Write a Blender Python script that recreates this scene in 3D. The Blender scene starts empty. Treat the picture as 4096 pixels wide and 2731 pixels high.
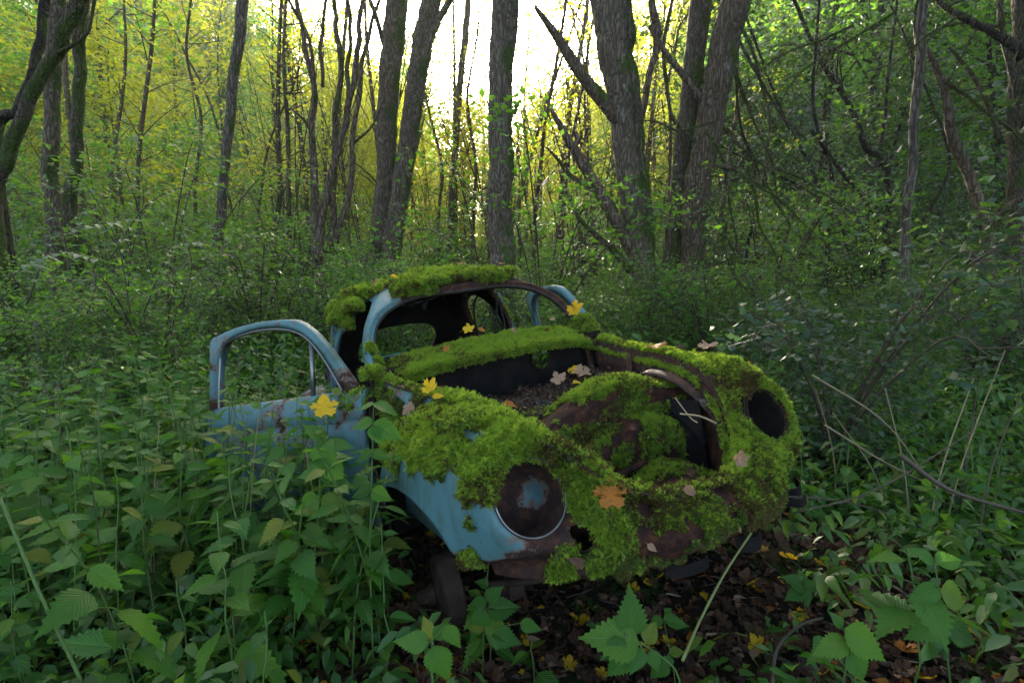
import bpy, bmesh, math, random
import numpy as np
from mathutils import Vector, Matrix, Euler, noise
from mathutils.bvhtree import BVHTree

QUICK = ''
S = bpy.context.scene
C = S.collection
PI = math.pi
rad = math.radians
rng = np.random.default_rng(11)
random.seed(11)

# ------------------------------------------------------------------ camera, sky, sun, exposure
PITCH = 7.0
CAMZ = 1.24
FPX = 2142.0
cam_d = bpy.data.cameras.new('camera')
cam = bpy.data.objects.new('camera', cam_d)
C.objects.link(cam)
cam.location = (0, 0, CAMZ)
cam.rotation_euler = (rad(90 - PITCH), 0, 0)
cam_d.sensor_width = 36
cam_d.lens = 36 * FPX / 4096
cam_d.clip_start = 0.05
cam_d.clip_end = 600
cam_d.dof.use_dof = True
cam_d.dof.focus_distance = 2.3
cam_d.dof.aperture_fstop = 14.0
S.camera = cam

SUN_EL, SUN_AZ = rad(17), rad(-4)          # azimuth from +Y (the viewing direction) towards +X
wd = bpy.data.worlds.new('World')
S.world = wd
wd.use_nodes = True
wn = wd.node_tree
sky = wn.nodes.new('ShaderNodeTexSky')
sky.sky_type = 'NISHITA'
sky.sun_disc = False
sky.sun_elevation = SUN_EL
sky.sun_rotation = SUN_AZ
sky.air_density = .8
sky.dust_density = 4.0
sky.ozone_density = .3
wn.links.new(sky.outputs[0], wn.nodes['Background'].inputs[0])
wn.nodes['Background'].inputs[1].default_value = 0.15
sd = bpy.data.lights.new('sun', 'SUN')
sd.energy = 5.0
sd.angle = rad(0.53)
sd.color = (1.0, 0.90, 0.72)
so = bpy.data.objects.new('sun', sd)
C.objects.link(so)
sdir = Vector((math.sin(SUN_AZ) * math.cos(SUN_EL), math.cos(SUN_AZ) * math.cos(SUN_EL), math.sin(SUN_EL)))
so.rotation_euler = sdir.to_track_quat('Z', 'Y').to_euler()
so.location = (0, 0, 30)
S.view_settings.view_transform = 'Standard'
S.view_settings.look = 'None'
S.view_settings.gamma = 1
S.view_settings.exposure = 3.1
cy = S.cycles
cy.max_bounces = 6
cy.diffuse_bounces = 3
cy.glossy_bounces = 2
cy.transmission_bounces = 3
cy.transparent_max_bounces = 6
cy.caustics_reflective = False
cy.caustics_refractive = False
cy.use_denoising = True
cy.sample_clamp_indirect = 3.0

def at(px, py, Y):
    """point at distance Y along the world Y axis seen at photograph pixel (px, py) of 4096x2731"""
    a = rad(-PITCH)
    dx, dy, dz = (px - 2048) / FPX, 1.0, -(py - 1365.5) / FPX
    y = dy * math.cos(a) - dz * math.sin(a)
    z = dy * math.sin(a) + dz * math.cos(a)
    k = Y / y
    return Vector((dx * k, Y, z * k + CAMZ))

# ------------------------------------------------------------------ helpers
def tag(o, label=None, cat=None, group=None, kind=None):
    if label: o['label'] = label
    if cat: o['category'] = cat
    if group: o['group'] = group
    if kind: o['kind'] = kind
    return o

def sm(x, a, b):
    t = np.clip((x - a) / (b - a), 0, 1)
    return t * t * (3 - 2 * t)

class MB:
    """collects vertices and faces of one mesh"""
    def __init__(s):
        s.V = []; s.F = []; s.n = 0; s.UV = []
    def add(s, V, F, uv=None):
        V = np.asarray(V, float)
        s.V.append(V)
        s.F += [tuple(int(i) + s.n for i in f) for f in F]
        if uv is not None: s.UV += list(uv)
        s.n += len(V)
    def grid(s, P, close=False):
        P = np.asarray(P, float); a, b = P.shape[:2]
        F = []
        for i in range(a - 1):
            for j in range(b if close else b - 1):
                k = (j + 1) % b
                F.append((i * b + j, i * b + k, (i + 1) * b + k, (i + 1) * b + j))
        s.add(P.reshape(-1, 3), F)
    def box(s, lo, hi):
        x0, y0, z0 = lo; x1, y1, z1 = hi
        s.add([(x0,y0,z0),(x1,y0,z0),(x1,y1,z0),(x0,y1,z0),(x0,y0,z1),(x1,y0,z1),(x1,y1,z1),(x0,y1,z1)],
              [(0,3,2,1),(4,5,6,7),(0,1,5,4),(1,2,6,5),(2,3,7,6),(3,0,4,7)])
    def tube(s, pts, rads, n=8, rough=0.0, cap=True, flat=1.0):
        pts = np.asarray(pts, float); m = len(pts)
        rads = np.broadcast_to(np.asarray(rads, float), (m,))
        T = np.gradient(pts, axis=0); T /= np.linalg.norm(T, axis=1)[:, None] + 1e-9
        up = np.array([0, 0, 1.0]) if abs(T[0][2]) < .8 else np.array([1.0, 0, 0])
        N = up - T[0] * (up @ T[0]); N /= np.linalg.norm(N)
        R = []
        for i in range(m):
            N = N - T[i] * (N @ T[i]); N /= np.linalg.norm(N) + 1e-9
            B = np.cross(T[i], N)
            a = np.arange(n) * 2 * PI / n
            rr = rads[i] * (1 + (rng.normal(0, rough, n) if rough else 0))
            R.append(pts[i] + np.outer(np.cos(a) * rr, N) + np.outer(np.sin(a) * rr * flat, B))
        s.grid(np.array(R), close=True)
        if cap:
            b0 = s.n - m * n
            s.F.append(tuple(b0 + j for j in range(n))[::-1])
            s.F.append(tuple(b0 + (m - 1) * n + j for j in range(n)))
    def lathe(s, prof, n=32, M=None):
        a = np.arange(n) * 2 * PI / n
        P = np.array([[(r * math.cos(t), r * math.sin(t), z) for t in a] for r, z in prof])
        if M is not None:
            sh = P.shape
            P = P.reshape(-1, 3) @ np.array(M)[:3, :3].T + np.array(M)[:3, 3]
            P = P.reshape(sh)
        s.grid(P, close=True)
    def mesh(s, name):
        me = bpy.data.meshes.new(name)
        V = np.concatenate(s.V) if s.V else np.zeros((0, 3))
        me.from_pydata(V.tolist(), [], s.F)
        if s.UV and len(s.UV) == len(V):
            uv = me.uv_layers.new(name='UVMap')
            li = np.zeros(len(me.loops), int); me.loops.foreach_get('vertex_index', li)
            uv.data.foreach_set('uv', np.asarray(s.UV, float)[li].ravel())
        return me

def mkobj(name, me, mat, parent=None, smooth=True):
    if isinstance(me, MB): me = me.mesh(name)
    if smooth: me.polygons.foreach_set('use_smooth', [True] * len(me.polygons))
    me.materials.clear()
    for m in (mat if isinstance(mat, (list, tuple)) else [mat]): me.materials.append(m)
    o = bpy.data.objects.new(name, me)
    C.objects.link(o)
    if parent: o.parent = parent
    return o

def empty(name, loc=(0, 0, 0), rz=0):
    o = bpy.data.objects.new(name, None)
    C.objects.link(o); o.location = loc; o.rotation_euler = (0, 0, rz)
    o.empty_display_size = .1
    return o

def catmull(P, n, closed=False):
    P = np.asarray(P, float); m = len(P)
    if m < 3:
        t = np.linspace(0, 1, n)[:, None]
        return P[0] * (1 - t) + P[-1] * t
    Q = np.concatenate([2 * P[:1] - P[1:2], P, 2 * P[-1:] - P[-2:-1]]) if not closed else np.concatenate([P[-1:], P, P[:2]])
    seg = m - 1 if not closed else m
    u = np.linspace(0, seg, n, endpoint=not closed)
    i = np.minimum(u.astype(int), seg - 1); t = (u - i).reshape((-1,) + (1,) * (P.ndim - 1))
    a, b, c, d = Q[i], Q[i + 1], Q[i + 2], Q[i + 3]
    return .5 * ((2 * b) + (-a + c) * t + (2 * a - 5 * b + 4 * c - d) * t**2 + (-a + 3 * b - 3 * c + d) * t**3)

def surf(rows, nu, nv):
    A = catmull(np.asarray(rows, float), nu)
    return np.swapaxes(catmull(np.swapaxes(A, 0, 1), nv), 0, 1)

def apply_mods(o):
    dg = bpy.context.evaluated_depsgraph_get()
    dg.update()
    me = bpy.data.meshes.new_from_object(o.evaluated_get(dg))
    old = o.data; o.modifiers.clear(); o.data = me
    bpy.data.meshes.remove(old)
    return o

def solid(o, t, off=-1):
    m = o.modifiers.new('s', 'SOLIDIFY'); m.thickness = t; m.offset = off; m.use_even_offset = False
    return o

def cut(o, cutters):
    for c in cutters:
        c.parent = o.parent
        m = o.modifiers.new('b', 'BOOLEAN'); m.operation = 'DIFFERENCE'; m.object = c; m.solver = 'EXACT'
    apply_mods(o)
    for c in cutters:
        me = c.data; bpy.data.objects.remove(c); bpy.data.meshes.remove(me)
    return o

def prism(outline, axis, lo, hi):
    """closed prism of a 2D outline along axis 'X' or 'Y'"""
    n = len(outline); V = []
    for h in (lo, hi):
        for a, b in outline: V.append((h, a, b) if axis == 'X' else (a, h, b))
    F = [tuple(range(n))[::-1], tuple(range(n, 2 * n))]
    F += [(i, (i + 1) % n, n + (i + 1) % n, n + i) for i in range(n)]
    m = MB(); m.add(V, F)
    me = m.mesh('cutter')
    bm = bmesh.new(); bm.from_mesh(me); bmesh.ops.recalc_face_normals(bm, faces=bm.faces); bm.to_mesh(me); bm.free()
    o = bpy.data.objects.new('cutter', me); C.objects.link(o)
    return o

# ------------------------------------------------------------------ materials
def newmat(name):
    m = bpy.data.materials.new(name); m.use_nodes = True
    nt = m.node_tree; nt.nodes.clear()
    out = nt.nodes.new('ShaderNodeOutputMaterial')
    return m, nt, out

class N:
    """small node-graph helper"""
    def __init__(s, name):
        s.m, s.t, s.out = newmat(name)
    def n(s, typ, **kw):
        nd = s.t.nodes.new('ShaderNode' + typ)
        for k, v in kw.items(): setattr(nd, k, v)
        return nd
    def l(s, a, b): s.t.links.new(a, b)
    def val(s, nd, **kw):
        for k, v in kw.items(): nd.inputs[k.replace('_', ' ')].default_value = v
        return nd
    def coord(s, scale=(1, 1, 1), kind='Object'):
        tc = s.n('TexCoord'); mp = s.n('Mapping'); mp.inputs['Scale'].default_value = scale
        s.l(tc.outputs[kind], mp.inputs['Vector']); return mp.outputs[0]
    def noise(s, co, scale, detail=4, rough=.6, dist=0):
        nd = s.n('TexNoise'); nd.inputs['Scale'].default_value = scale; nd.inputs['Detail'].default_value = detail
        nd.inputs['Roughness'].default_value = rough; nd.inputs['Distortion'].default_value = dist
        s.l(co, nd.inputs['Vector']); return nd.outputs['Fac']
    def ramp(s, fac, stops):
        r = s.n('ValToRGB'); e = r.color_ramp.elements
        while len(e) < len(stops): e.new(.5)
        for el, (p, c) in zip(e, stops):
            el.position = p; el.color = (c if len(c) == 4 else (*c, 1)) if hasattr(c, '__len__') else (c, c, c, 1)
        s.l(fac, r.inputs[0]); return r.outputs[0]
    def mix(s, f, a, b, mode='MIX'):
        x = s.n('Mix', data_type='RGBA', blend_type=mode)
        for sock, v in ((x.inputs[0], f), (x.inputs[6], a), (x.inputs[7], b)):
            if hasattr(v, 'links'): s.l(v, sock)
            else: sock.default_value = v if isinstance(v, (int, float)) else (*v, 1) if len(v) == 3 else v
        return x.outputs[2]
    def math(s, op, a, b=0.0):
        x = s.n('Math', operation=op)
        for sock, v in ((x.inputs[0], a), (x.inputs[1], b)):
            if hasattr(v, 'links'): s.l(v, sock)
            else: sock.default_value = v
        return x.outputs[0]
    def bump(s, h, strength=.5, dist=.01):
        b = s.n('Bump'); b.inputs['Strength'].default_value = strength; b.inputs['Distance'].default_value = dist
        s.l(h, b.inputs['Height']); return b.outputs[0]
    def bsdf(s, col, rough=.6, spec=.4, metal=0, normal=None, coat=0):
        p = s.n('BsdfPrincipled')
        for k, v in (('Base Color', col), ('Roughness', rough), ('Specular IOR Level', spec), ('Metallic', metal), ('Coat Weight', coat)):
            if hasattr(v, 'links'): s.l(v, p.inputs[k])
            else: p.inputs[k].default_value = v if isinstance(v, (int, float)) else (*v, 1)
        if normal is not None: s.l(normal, p.inputs['Normal'])
        return p.outputs[0]
    def done(s, sh):
        s.l(sh, s.out.inputs[0]); return s.m

def mat_leaf(name, cols, trans, tcol, rough=.42, spec=.5, veins=False, island=True):
    g = N(name)
    oi = g.n('ObjectInfo'); ge = g.n('NewGeometry')
    r = g.math('FRACT', g.math('ADD', oi.outputs['Random'], g.math('MULTIPLY', ge.outputs['Random Per Island'], .83))) if island else oi.outputs['Random']
    n = len(cols)
    col = g.ramp(r, [((i + .0) / (n - 1) * .999, c) for i, c in enumerate(cols)])
    nz = g.noise(g.coord(kind='Object'), 14, 3)
    col = g.mix(g.math('MULTIPLY', nz, .5), col, (.02, .04, .008), 'MIX')
    nrm = None
    if veins:
        uv = g.n('UVMap'); sx = g.n('SeparateXYZ'); g.l(uv.outputs[0], sx.inputs[0])
        v = g.math('ABSOLUTE', sx.outputs[1])
        ph = g.math('ADD', g.math('MULTIPLY', sx.outputs[0], 44), g.math('MULTIPLY', v, -26))
        w = g.math('POWER', g.math('ABSOLUTE', g.math('SINE', ph)), .5)
        mid = g.math('MINIMUM', g.math('MULTIPLY', v, 14), 1.0)
        h = g.math('MULTIPLY', w, mid)
        nrm = g.bump(h, .4, .003)
        col = g.mix(g.math('MULTIPLY', g.math('SUBTRACT', 1.0, h), .22), col, (.12, .19, .06))
    p = g.bsdf(col, rough, spec, normal=nrm)
    t = g.n('BsdfTranslucent')
    tc = g.mix(.6, col, tcol)
    g.l(tc, t.inputs[0])
    if nrm is not None: g.l(nrm, t.inputs[1])
    mx = g.n('MixShader'); mx.inputs[0].default_value = trans
    g.l(p, mx.inputs[1]); g.l(t.outputs[0], mx.inputs[2])
    return g.done(mx.outputs[0])

M = {}
M['nettle'] = mat_leaf('nettle_leaf', [(.022,.08,.012),(.036,.125,.014),(.052,.17,.018),(.045,.15,.028),(.09,.21,.014),(.05,.145,.02),(.065,.19,.016),(.20,.20,.02)], .36, (.16,.42,.015), .5, .22, veins=True, island=False)
M['nettle_far'] = mat_leaf('nettle_leaf_far', [(.036,.125,.016),(.052,.165,.018),(.045,.145,.032),(.10,.21,.014),(.048,.15,.018),(.15,.18,.02)], .36, (.16,.40,.02), .42, .5)
M['bush_leaf'] = mat_leaf('bush_leaf', [(.035,.11,.03),(.055,.15,.025),(.045,.125,.045),(.11,.20,.02),(.05,.13,.03),(.14,.12,.02)], .45, (.26,.52,.03), .4, .5)
M['tree_leaf_green'] = mat_leaf('tree_leaf_green', [(.04,.11,.02),(.06,.15,.02),(.05,.13,.03),(.08,.18,.02)], .5, (.26,.58,.03), .45, .4)
M['tree_leaf_glow_yellow'] = mat_leaf('tree_leaf_glow_yellow', [(.08,.15,.015),(.14,.19,.015),(.07,.15,.02),(.20,.19,.015),(.22,.15,.012)], .6, (.72,.74,.04), .45, .4)  # glow of sun through the crowns is put into this yellow
M['tree_leaf_shade_dark'] = mat_leaf('tree_leaf_shade_dark', [(.016,.045,.02),(.022,.06,.024),(.02,.05,.03),(.03,.07,.022)], .3, (.12,.24,.03), .45, .4)  # shade of the right-hand wood is put into the leaf colour
M['moss'] = mat_leaf('moss_lit_green', [(.15,.27,.02),(.26,.41,.035),(.19,.32,.025),(.40,.52,.055),(.23,.37,.03),(.34,.36,.05)], .38, (.52,.72,.05), .7, .2)  # lit copy for upward faces, top light put into the colour
M['moss_shade_dark'] = mat_leaf('moss_shade_dark', [(.05,.10,.018),(.075,.145,.02),(.085,.12,.025),(.12,.18,.03),(.12,.085,.04)], .25, (.14,.24,.02), .75, .2)  # darker copy of the moss, shade put into the colour
M['moss_brown'] = mat_leaf('moss_dead', [(.10,.055,.025),(.13,.075,.03),(.08,.05,.02),(.10,.10,.02)], .2, (.2,.12,.03), .8, .1)
M['moss_ground'] = mat_leaf('moss_ground', [(.03,.06,.012),(.04,.085,.012),(.05,.09,.015),(.03,.05,.012)], .2, (.1,.2,.02), .8, .15)

def mat_dead(name, c1, c2, c3, tr=.25):
    g = N(name)
    co = g.coord(kind='Object'); nz = g.noise(co, 35, 5, .65); nz2 = g.noise(co, 9, 2)
    col = g.ramp(nz, [(.3, c1), (.55, c2), (.72, c3)])
    oi = g.n('ObjectInfo')
    col = g.mix(g.math('MULTIPLY', oi.outputs['Random'], .35), col, (c1[0]*.6, c1[1]*.6, c1[2]*.6))
    p = g.bsdf(col, .6, .3, normal=g.bump(nz2, .5, .01))
    t = g.n('BsdfTranslucent'); g.l(col, t.inputs[0])
    mx = g.n('MixShader'); mx.inputs[0].default_value = tr
    g.l(p, mx.inputs[1]); g.l(t.outputs[0], mx.inputs[2])
    return g.done(mx.outputs[0])
M['leaf_yellow'] = mat_dead('dead_leaf_yellow', (.62,.30,.01), (.75,.50,.015), (.72,.52,.02), .4)
M['leaf_orange'] = mat_dead('dead_leaf_orange', (.13,.035,.01), (.50,.17,.02), (.62,.28,.04), .3)
M['leaf_tan'] = mat_dead('dead_leaf_tan', (.22,.12,.07), (.34,.21,.13), (.42,.29,.18))
M['leaf_brown'] = mat_dead('dead_leaf_brown', (.05,.022,.012), (.11,.05,.025), (.17,.09,.045), .15)
M['leaf_dark'] = mat_dead('dead_leaf_dark', (.03,.018,.013), (.07,.04,.026), (.12,.075,.05), .1)

def mat_bark(name, dark, light, moss=.4, lichen=.3, scale=1.0):
    g = N(name)
    co = g.coord((1, 1, .2)); co2 = g.coord()
    vo = g.n('TexVoronoi', feature='DISTANCE_TO_EDGE'); vo.inputs['Scale'].default_value = 28 * scale
    nz0 = g.n('TexNoise'); nz0.inputs['Scale'].default_value = 9 * scale; g.l(co, nz0.inputs['Vector'])
    ad = g.mix(.12, co, nz0.outputs['Color'], 'MIX')
    g.l(ad, vo.inputs['Vector'])
    fine = g.noise(co, 60 * scale, 6, .7)
    crack = g.ramp(vo.outputs['Distance'], [(0, 0), (.22, 1)])
    col = g.mix(fine, dark, light)
    col = g.mix(g.math('MULTIPLY', g.math('SUBTRACT', 1, crack), .75), col, (dark[0]*.35, dark[1]*.35, dark[2]*.35))
    li = g.ramp(g.noise(co2, 7 * scale, 6, .75, .5), [(.60, 0), (.66, 1)])
    col = g.mix(g.math('MULTIPLY', li, lichen), col, (.30, .31, .27))
    ge = g.n('NewGeometry'); sx = g.n('SeparateXYZ'); g.l(ge.outputs['Normal'], sx.inputs[0])
    mm = g.math('ADD', g.noise(co2, 3.2, 5, .65), g.math('MULTIPLY', sx.outputs[0], .14))
    mo = g.ramp(mm, [(.68 - moss * .26, 0), (.78 - moss * .26, .9)])
    mcol = g.ramp(g.noise(co2, 50, 3), [(.3, (.025,.045,.008)), (.7, (.085,.13,.016))])
    col = g.mix(mo, col, mcol)
    h = g.math('ADD', g.math('MULTIPLY', crack, 1), g.math('MULTIPLY', fine, .6))
    return g.done(g.bsdf(col, .85, .2, normal=g.bump(h, .9, .02)))
M['bark_grey'] = mat_bark('bark_grey', (.10,.075,.052), (.27,.21,.155), .5, .7, 1.25)
M['bark_brown'] = mat_bark('bark_brown', (.08,.057,.038), (.23,.165,.115), .45, .35, 1.15)
M['bark_mossy'] = mat_bark('bark_mossy', (.07,.055,.038), (.19,.155,.105), .8, .25, 1.5)
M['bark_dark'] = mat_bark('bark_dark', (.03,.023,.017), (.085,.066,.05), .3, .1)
M['bark_pale'] = mat_bark('bark_pale', (.09,.07,.055), (.24,.20,.16), .3, .5)
M['bark_dead'] = mat_bark('bark_dead', (.10,.07,.05), (.25,.18,.13), .1, .2)

def mat_stem(name, a, b):
    g = N(name)
    col = g.mix(g.noise(g.coord(), 25, 3), a, b)
    return g.done(g.bsdf(col, .55, .3))
M['stem'] = mat_stem('nettle_stem', (.04,.09,.02), (.10,.16,.04))
M['dry'] = mat_stem('dry_stem', (.12,.085,.045), (.34,.26,.15))
M['twig'] = mat_stem('twig_bark', (.03,.02,.014), (.09,.065,.045))
M['green_stalk'] = mat_stem('green_stalk', (.09,.11,.03), (.20,.22,.07))

def mat_paint(name, base, rustamt, dirt=.3, spec=.35):
    g = N(name)
    co = g.coord(); cs = g.coord((9, 9, 1.2))
    n1 = g.noise(co, 3.5, 8, .72); n2 = g.noise(co, 18, 8, .7); st = g.noise(cs, 3, 5, .6); fine = g.noise(co, 120, 4, .7)
    b = g.mix(g.noise(co, 1.5, 3), (base[0]*.8, base[1]*.85, base[2]*.88), (base[0]*1.2, base[1]*1.12, base[2]*1.05))
    b = g.mix(g.math('MULTIPLY', g.ramp(st, [(.5, 0), (.75, 1)]), dirt), b, (.05, .045, .03))
    b = g.mix(g.ramp(fine, [(.66, 0), (.72, .6)]), b, (.06, .04, .03))
    chip = g.ramp(g.noise(co, 70, 3, .6), [(.69, 0), (.71, 1)])
    b = g.mix(chip, b, (.05, .025, .018))
    at_ = g.n('Attribute', attribute_name='rust')
    gr = g.ramp(g.noise(co, 5, 6, .75), [(.48, 0), (.7, .75)])
    b = g.mix(g.math('MULTIPLY', gr, dirt * 1.6), b, (.035, .05, .022))
    m = g.math('ADD', g.math('ADD', g.math('MULTIPLY', n1, .6), g.math('MULTIPLY', n2, .4)), g.math('MULTIPLY', at_.outputs['Fac'], .42))
    k = g.ramp(m, [(.66 - rustamt, 0), (.69 - rustamt, 1)])
    rc = g.ramp(g.noise(co, 25, 7, .75), [(.3, (.010,.006,.006)), (.5, (.035,.016,.012)), (.66, (.10,.038,.018)), (.78, (.20,.075,.025))])
    edge = g.ramp(m, [(.62 - rustamt, 0), (.665 - rustamt, .8), (.70 - rustamt, 0)])
    col = g.mix(edge, b, (.16, .07, .03))
    col = g.mix(k, col, rc)
    ro = g.ramp(k, [(0, .5), (1, .85)])
    h = g.math('ADD', g.math('MULTIPLY', k, -.7), g.math('MULTIPLY', g.noise(co, 45, 6, .7), g.math('ADD', .12, g.math('MULTIPLY', k, .8))))
    return g.done(g.bsdf(col, ro, spec, normal=g.bump(h, .6, .006)))
BLUE = (.075, .168, .19)
M['paint'] = mat_paint('blue_paint_weathered', BLUE, 0.045, .5, .25)
M['paint_rusty'] = mat_paint('blue_paint_half_rusted', (.06,.14,.175), .13, .5)
M['rust'] = mat_paint('rusted_steel', (.05,.07,.08), .32, .6, .1)
M['inner'] = mat_paint('shaded_inner_steel', (.010,.010,.010), .04, .8, .06)
g = N('shaded_inner_steel')
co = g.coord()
M['inner'] = g.done(g.bsdf(g.ramp(g.noise(co, 9, 7, .75), [(.35, (.006,.006,.006)), (.55, (.013,.011,.010)), (.68, (.030,.018,.013))]), .85, .08, normal=g.bump(g.noise(co, 40, 5, .7), .5, .006)))  # near black: shade inside the cavities is put into the steel colour
g = N('worn_chrome')
M['chrome'] = g.done(g.bsdf(g.mix(g.noise(g.coord(), 40, 6, .7), (.30,.31,.31), (.08,.06,.05)), .35, .5, .8))
g = N('black_rubber')
M['rubber'] = g.done(g.bsdf(g.mix(g.noise(g.coord(), 30, 5, .7), (.010,.010,.010), (.035,.035,.028)), .7, .3))
g = N('rusty_drum')
M['drum'] = g.done(g.bsdf(g.ramp(g.noise(g.coord(), 20, 6, .7), [(.3, (.016,.010,.008)), (.6, (.045,.027,.02)), (.75, (.09,.045,.028))]), .85, .2, normal=g.bump(g.noise(g.coord(), 60, 5, .7), .7, .006)))
g = N('trunk_debris')
M['debris'] = g.done(g.bsdf(g.ramp(g.noise(g.coord(), 40, 6, .75), [(.35, (.010,.008,.007)), (.55, (.03,.02,.014)), (.7, (.07,.045,.03))]), .9, .15, normal=g.bump(g.noise(g.coord(), 60, 6, .8), 1, .03)))
g = N('forest_soil')
co = g.coord()
c_ = g.ramp(g.noise(co, 6, 8, .75), [(.3, (.010,.008,.006)), (.5, (.028,.019,.012)), (.66, (.055,.035,.02))])
c_ = g.mix(g.ramp(g.noise(co, .9, 4), [(.52, 0), (.62, .8)]), c_, (.022, .042, .010))
M['soil'] = g.done(g.bsdf(c_, .95, .15, normal=g.bump(g.noise(co, 30, 7, .8), 1, .04)))

# ------------------------------------------------------------------ ground
# car frame -> world
qa, qb, qc = .479376, .034904, -.168314
Rz = np.array([[math.cos(qa), -math.sin(qa), 0], [math.sin(qa), math.cos(qa), 0], [0, 0, 1]])
Rx = np.array([[1, 0, 0], [0, math.cos(qb), -math.sin(qb)], [0, math.sin(qb), math.cos(qb)]])
Ry = np.array([[math.cos(qc), 0, math.sin(qc)], [0, 1, 0], [-math.sin(qc), 0, math.cos(qc)]])
a_ = rad(-PITCH)
Rp = np.array([[1, 0, 0], [0, math.cos(a_), -math.sin(a_)], [0, math.sin(a_), math.cos(a_)]])
CR = Rp @ Ry @ Rx @ Rz
CT = Rp @ np.array([.389552, 2.151868, -.987389]) + np.array([0, 0, CAMZ])
def c2w(P): return np.asarray(P, float) @ CR.T + CT
def w2c(P): return (np.asarray(P, float) - CT) @ CR
CARM = Matrix(np.vstack([np.hstack([CR, CT[:, None]]), [0, 0, 0, 1]]).tolist())

def gz(x, y):
    x = np.asarray(x, float); y = np.asarray(y, float)
    z = .10 * sm(x, .2, 1.6) * (1 - sm(y, 5, 12)) - .12 * np.exp(-((x + .9)**2 + (y - 3.9)**2) / 1.2)
    z = z + .05 * np.sin(x * 1.3 + .5) * np.sin(y * .9) + .03 * np.sin(x * 3.1 + y * 2.3)
    z = z - .05 * np.exp(-((x - .3)**2 + (y - 1.7)**2) / .5)
    z = z + .9 * sm(y, 18, 60) * (1 + .3 * np.sin(x * .1)) + .5 * sm(np.abs(x), 10, 40)
    return z
def gzf(x, y): return float(gz(x, y))

xs = np.concatenate([np.linspace(-120, -12, 18), np.linspace(-11, -4, 22), np.linspace(-3.9, 3.9, 100), np.linspace(4, 11, 22), np.linspace(12, 120, 18)])
ys = np.concatenate([np.linspace(-30, 0, 12), np.linspace(.4, 6, 90), np.linspace(6.2, 20, 40), np.linspace(21, 160, 24)])
X_, Y_ = np.meshgrid(xs, ys)
Zg = gz(X_, Y_)
near = (np.abs(X_) < 4) & (Y_ < 6.5) & (Y_ > .3)
Zg = Zg + near * rng.normal(0, .008, Zg.shape)
mb = MB(); mb.grid(np.stack([X_, Y_, Zg], 2))
ground = mkobj('ground', mb, M['soil'])
tag(ground, 'dark forest soil with leaf litter under the nettles', None, None, 'structure')

# ------------------------------------------------------------------ the car wreck (car frame: x to the image right, y rearwards, z up)
car = empty('wrecked_car')
car.matrix_world = CARM
tag(car, 'rusting light blue rounded old car without bonnet, overgrown with moss', 'car')

def setrust(o, fn):
    me = o.data
    a = me.attributes.get('rust') or me.attributes.new('rust', 'FLOAT', 'POINT')
    V = np.zeros(len(me.vertices) * 3); me.vertices.foreach_get('co', V); V = V.reshape(-1, 3)
    a.data.foreach_set('value', np.asarray(fn(V[:, 0], V[:, 1], V[:, 2]), float).ravel())

def gauss(x, y, z, c, r): return np.exp(-((x - c[0])**2 + (y - c[1])**2 + (z - c[2])**2) / r**2)

def make(name, me, mat, parent=car, th=0, off=-1, smooth=True, cutters=(), inner=None, bev=0):
    mats = [mat] + ([inner] if inner else [])
    o = mkobj(name, me, mats, parent, smooth)
    if th:
        solid(o, th, off)
        if inner:
            o.modifiers['s'].material_offset = 1; o.modifiers['s'].material_offset_rim = 0
    if cutters: cut(o, cutters)
    elif th or bev: apply_mods(o)
    for p in o.data.polygons: p.use_smooth = smooth
    o.data.update()
    return o

# --- cabin shell
ST = [ # Yb(belt) Yt(top) W T
 (.665, .985, .625, 1.375), (.70, 1.02, .63, 1.405), (.80, 1.12, .635, 1.45), (1.0, 1.28, .64, 1.48), (1.25, 1.45, .64, 1.495),
 (1.5, 1.6, .64, 1.49), (1.75, 1.78, .635, 1.465), (1.95, 1.95, .625, 1.42), (2.12, 2.10, .61, 1.355), (2.28, 2.25, .59, 1.265),
 (2.42, 2.38, .56, 1.165), (2.56, 2.50, .51, 1.06), (2.68, 2.62, .42, .97)]
ST = catmull(ST, 60)
NT = 64
rows = []
for Yb, Yt, W, T in ST:
    zb = .95; H = T - zb; r = []
    for x, z in ((W + .02, .36), (W + .055, .55), (W + .05, .72), (W + .03, .84)):
        r.append((-x, Yb, z))
    for k in range(NT + 1):
        a = PI - PI * k / NT
        c, s_ = math.cos(a), math.sin(a)
        e = 2 / 2.5
        x = W * math.copysign(abs(c)**e, c); z = zb + H * abs(s_)**e
        r.append((x, Yb + (Yt - Yb) * ((z - zb) / H)**.9, z))
    for x, z in ((W + .03, .84), (W + .05, .72), (W + .055, .55), (W + .02, .36)):
        r.append((x, Yb, z))
    rows.append(r)
mb = MB(); mb.grid(np.array(rows))
def closed_curve(pts, n=48): return [tuple(p) for p in catmull(np.array(pts, float), n, closed=True)]
doorhole = [(.66,.36)] + [tuple(p) for p in catmull([(.725,.95),(.80,1.05),(.915,1.20),(1.00,1.29),(1.10,1.345),(1.28,1.375),(1.46,1.37)], 22)] + [(1.56,1.355),(1.60,1.33),(1.615,1.28),(1.635,1.1),(1.645,.95),(1.645,.36)]
quarter = closed_curve([(1.73,.99),(1.76,.97),(2.06,.965),(2.19,1.0),(2.18,1.07),(2.08,1.22),(1.95,1.32),(1.80,1.36),(1.735,1.34),(1.72,1.2)])
rearwin = closed_curve([(-.27,1.0),(0,.985),(.27,1.0),(.31,1.06),(.31,1.14),(.25,1.205),(.12,1.232),(0,1.236),(-.12,1.232),(-.25,1.205),(-.31,1.14),(-.31,1.06)])
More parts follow.
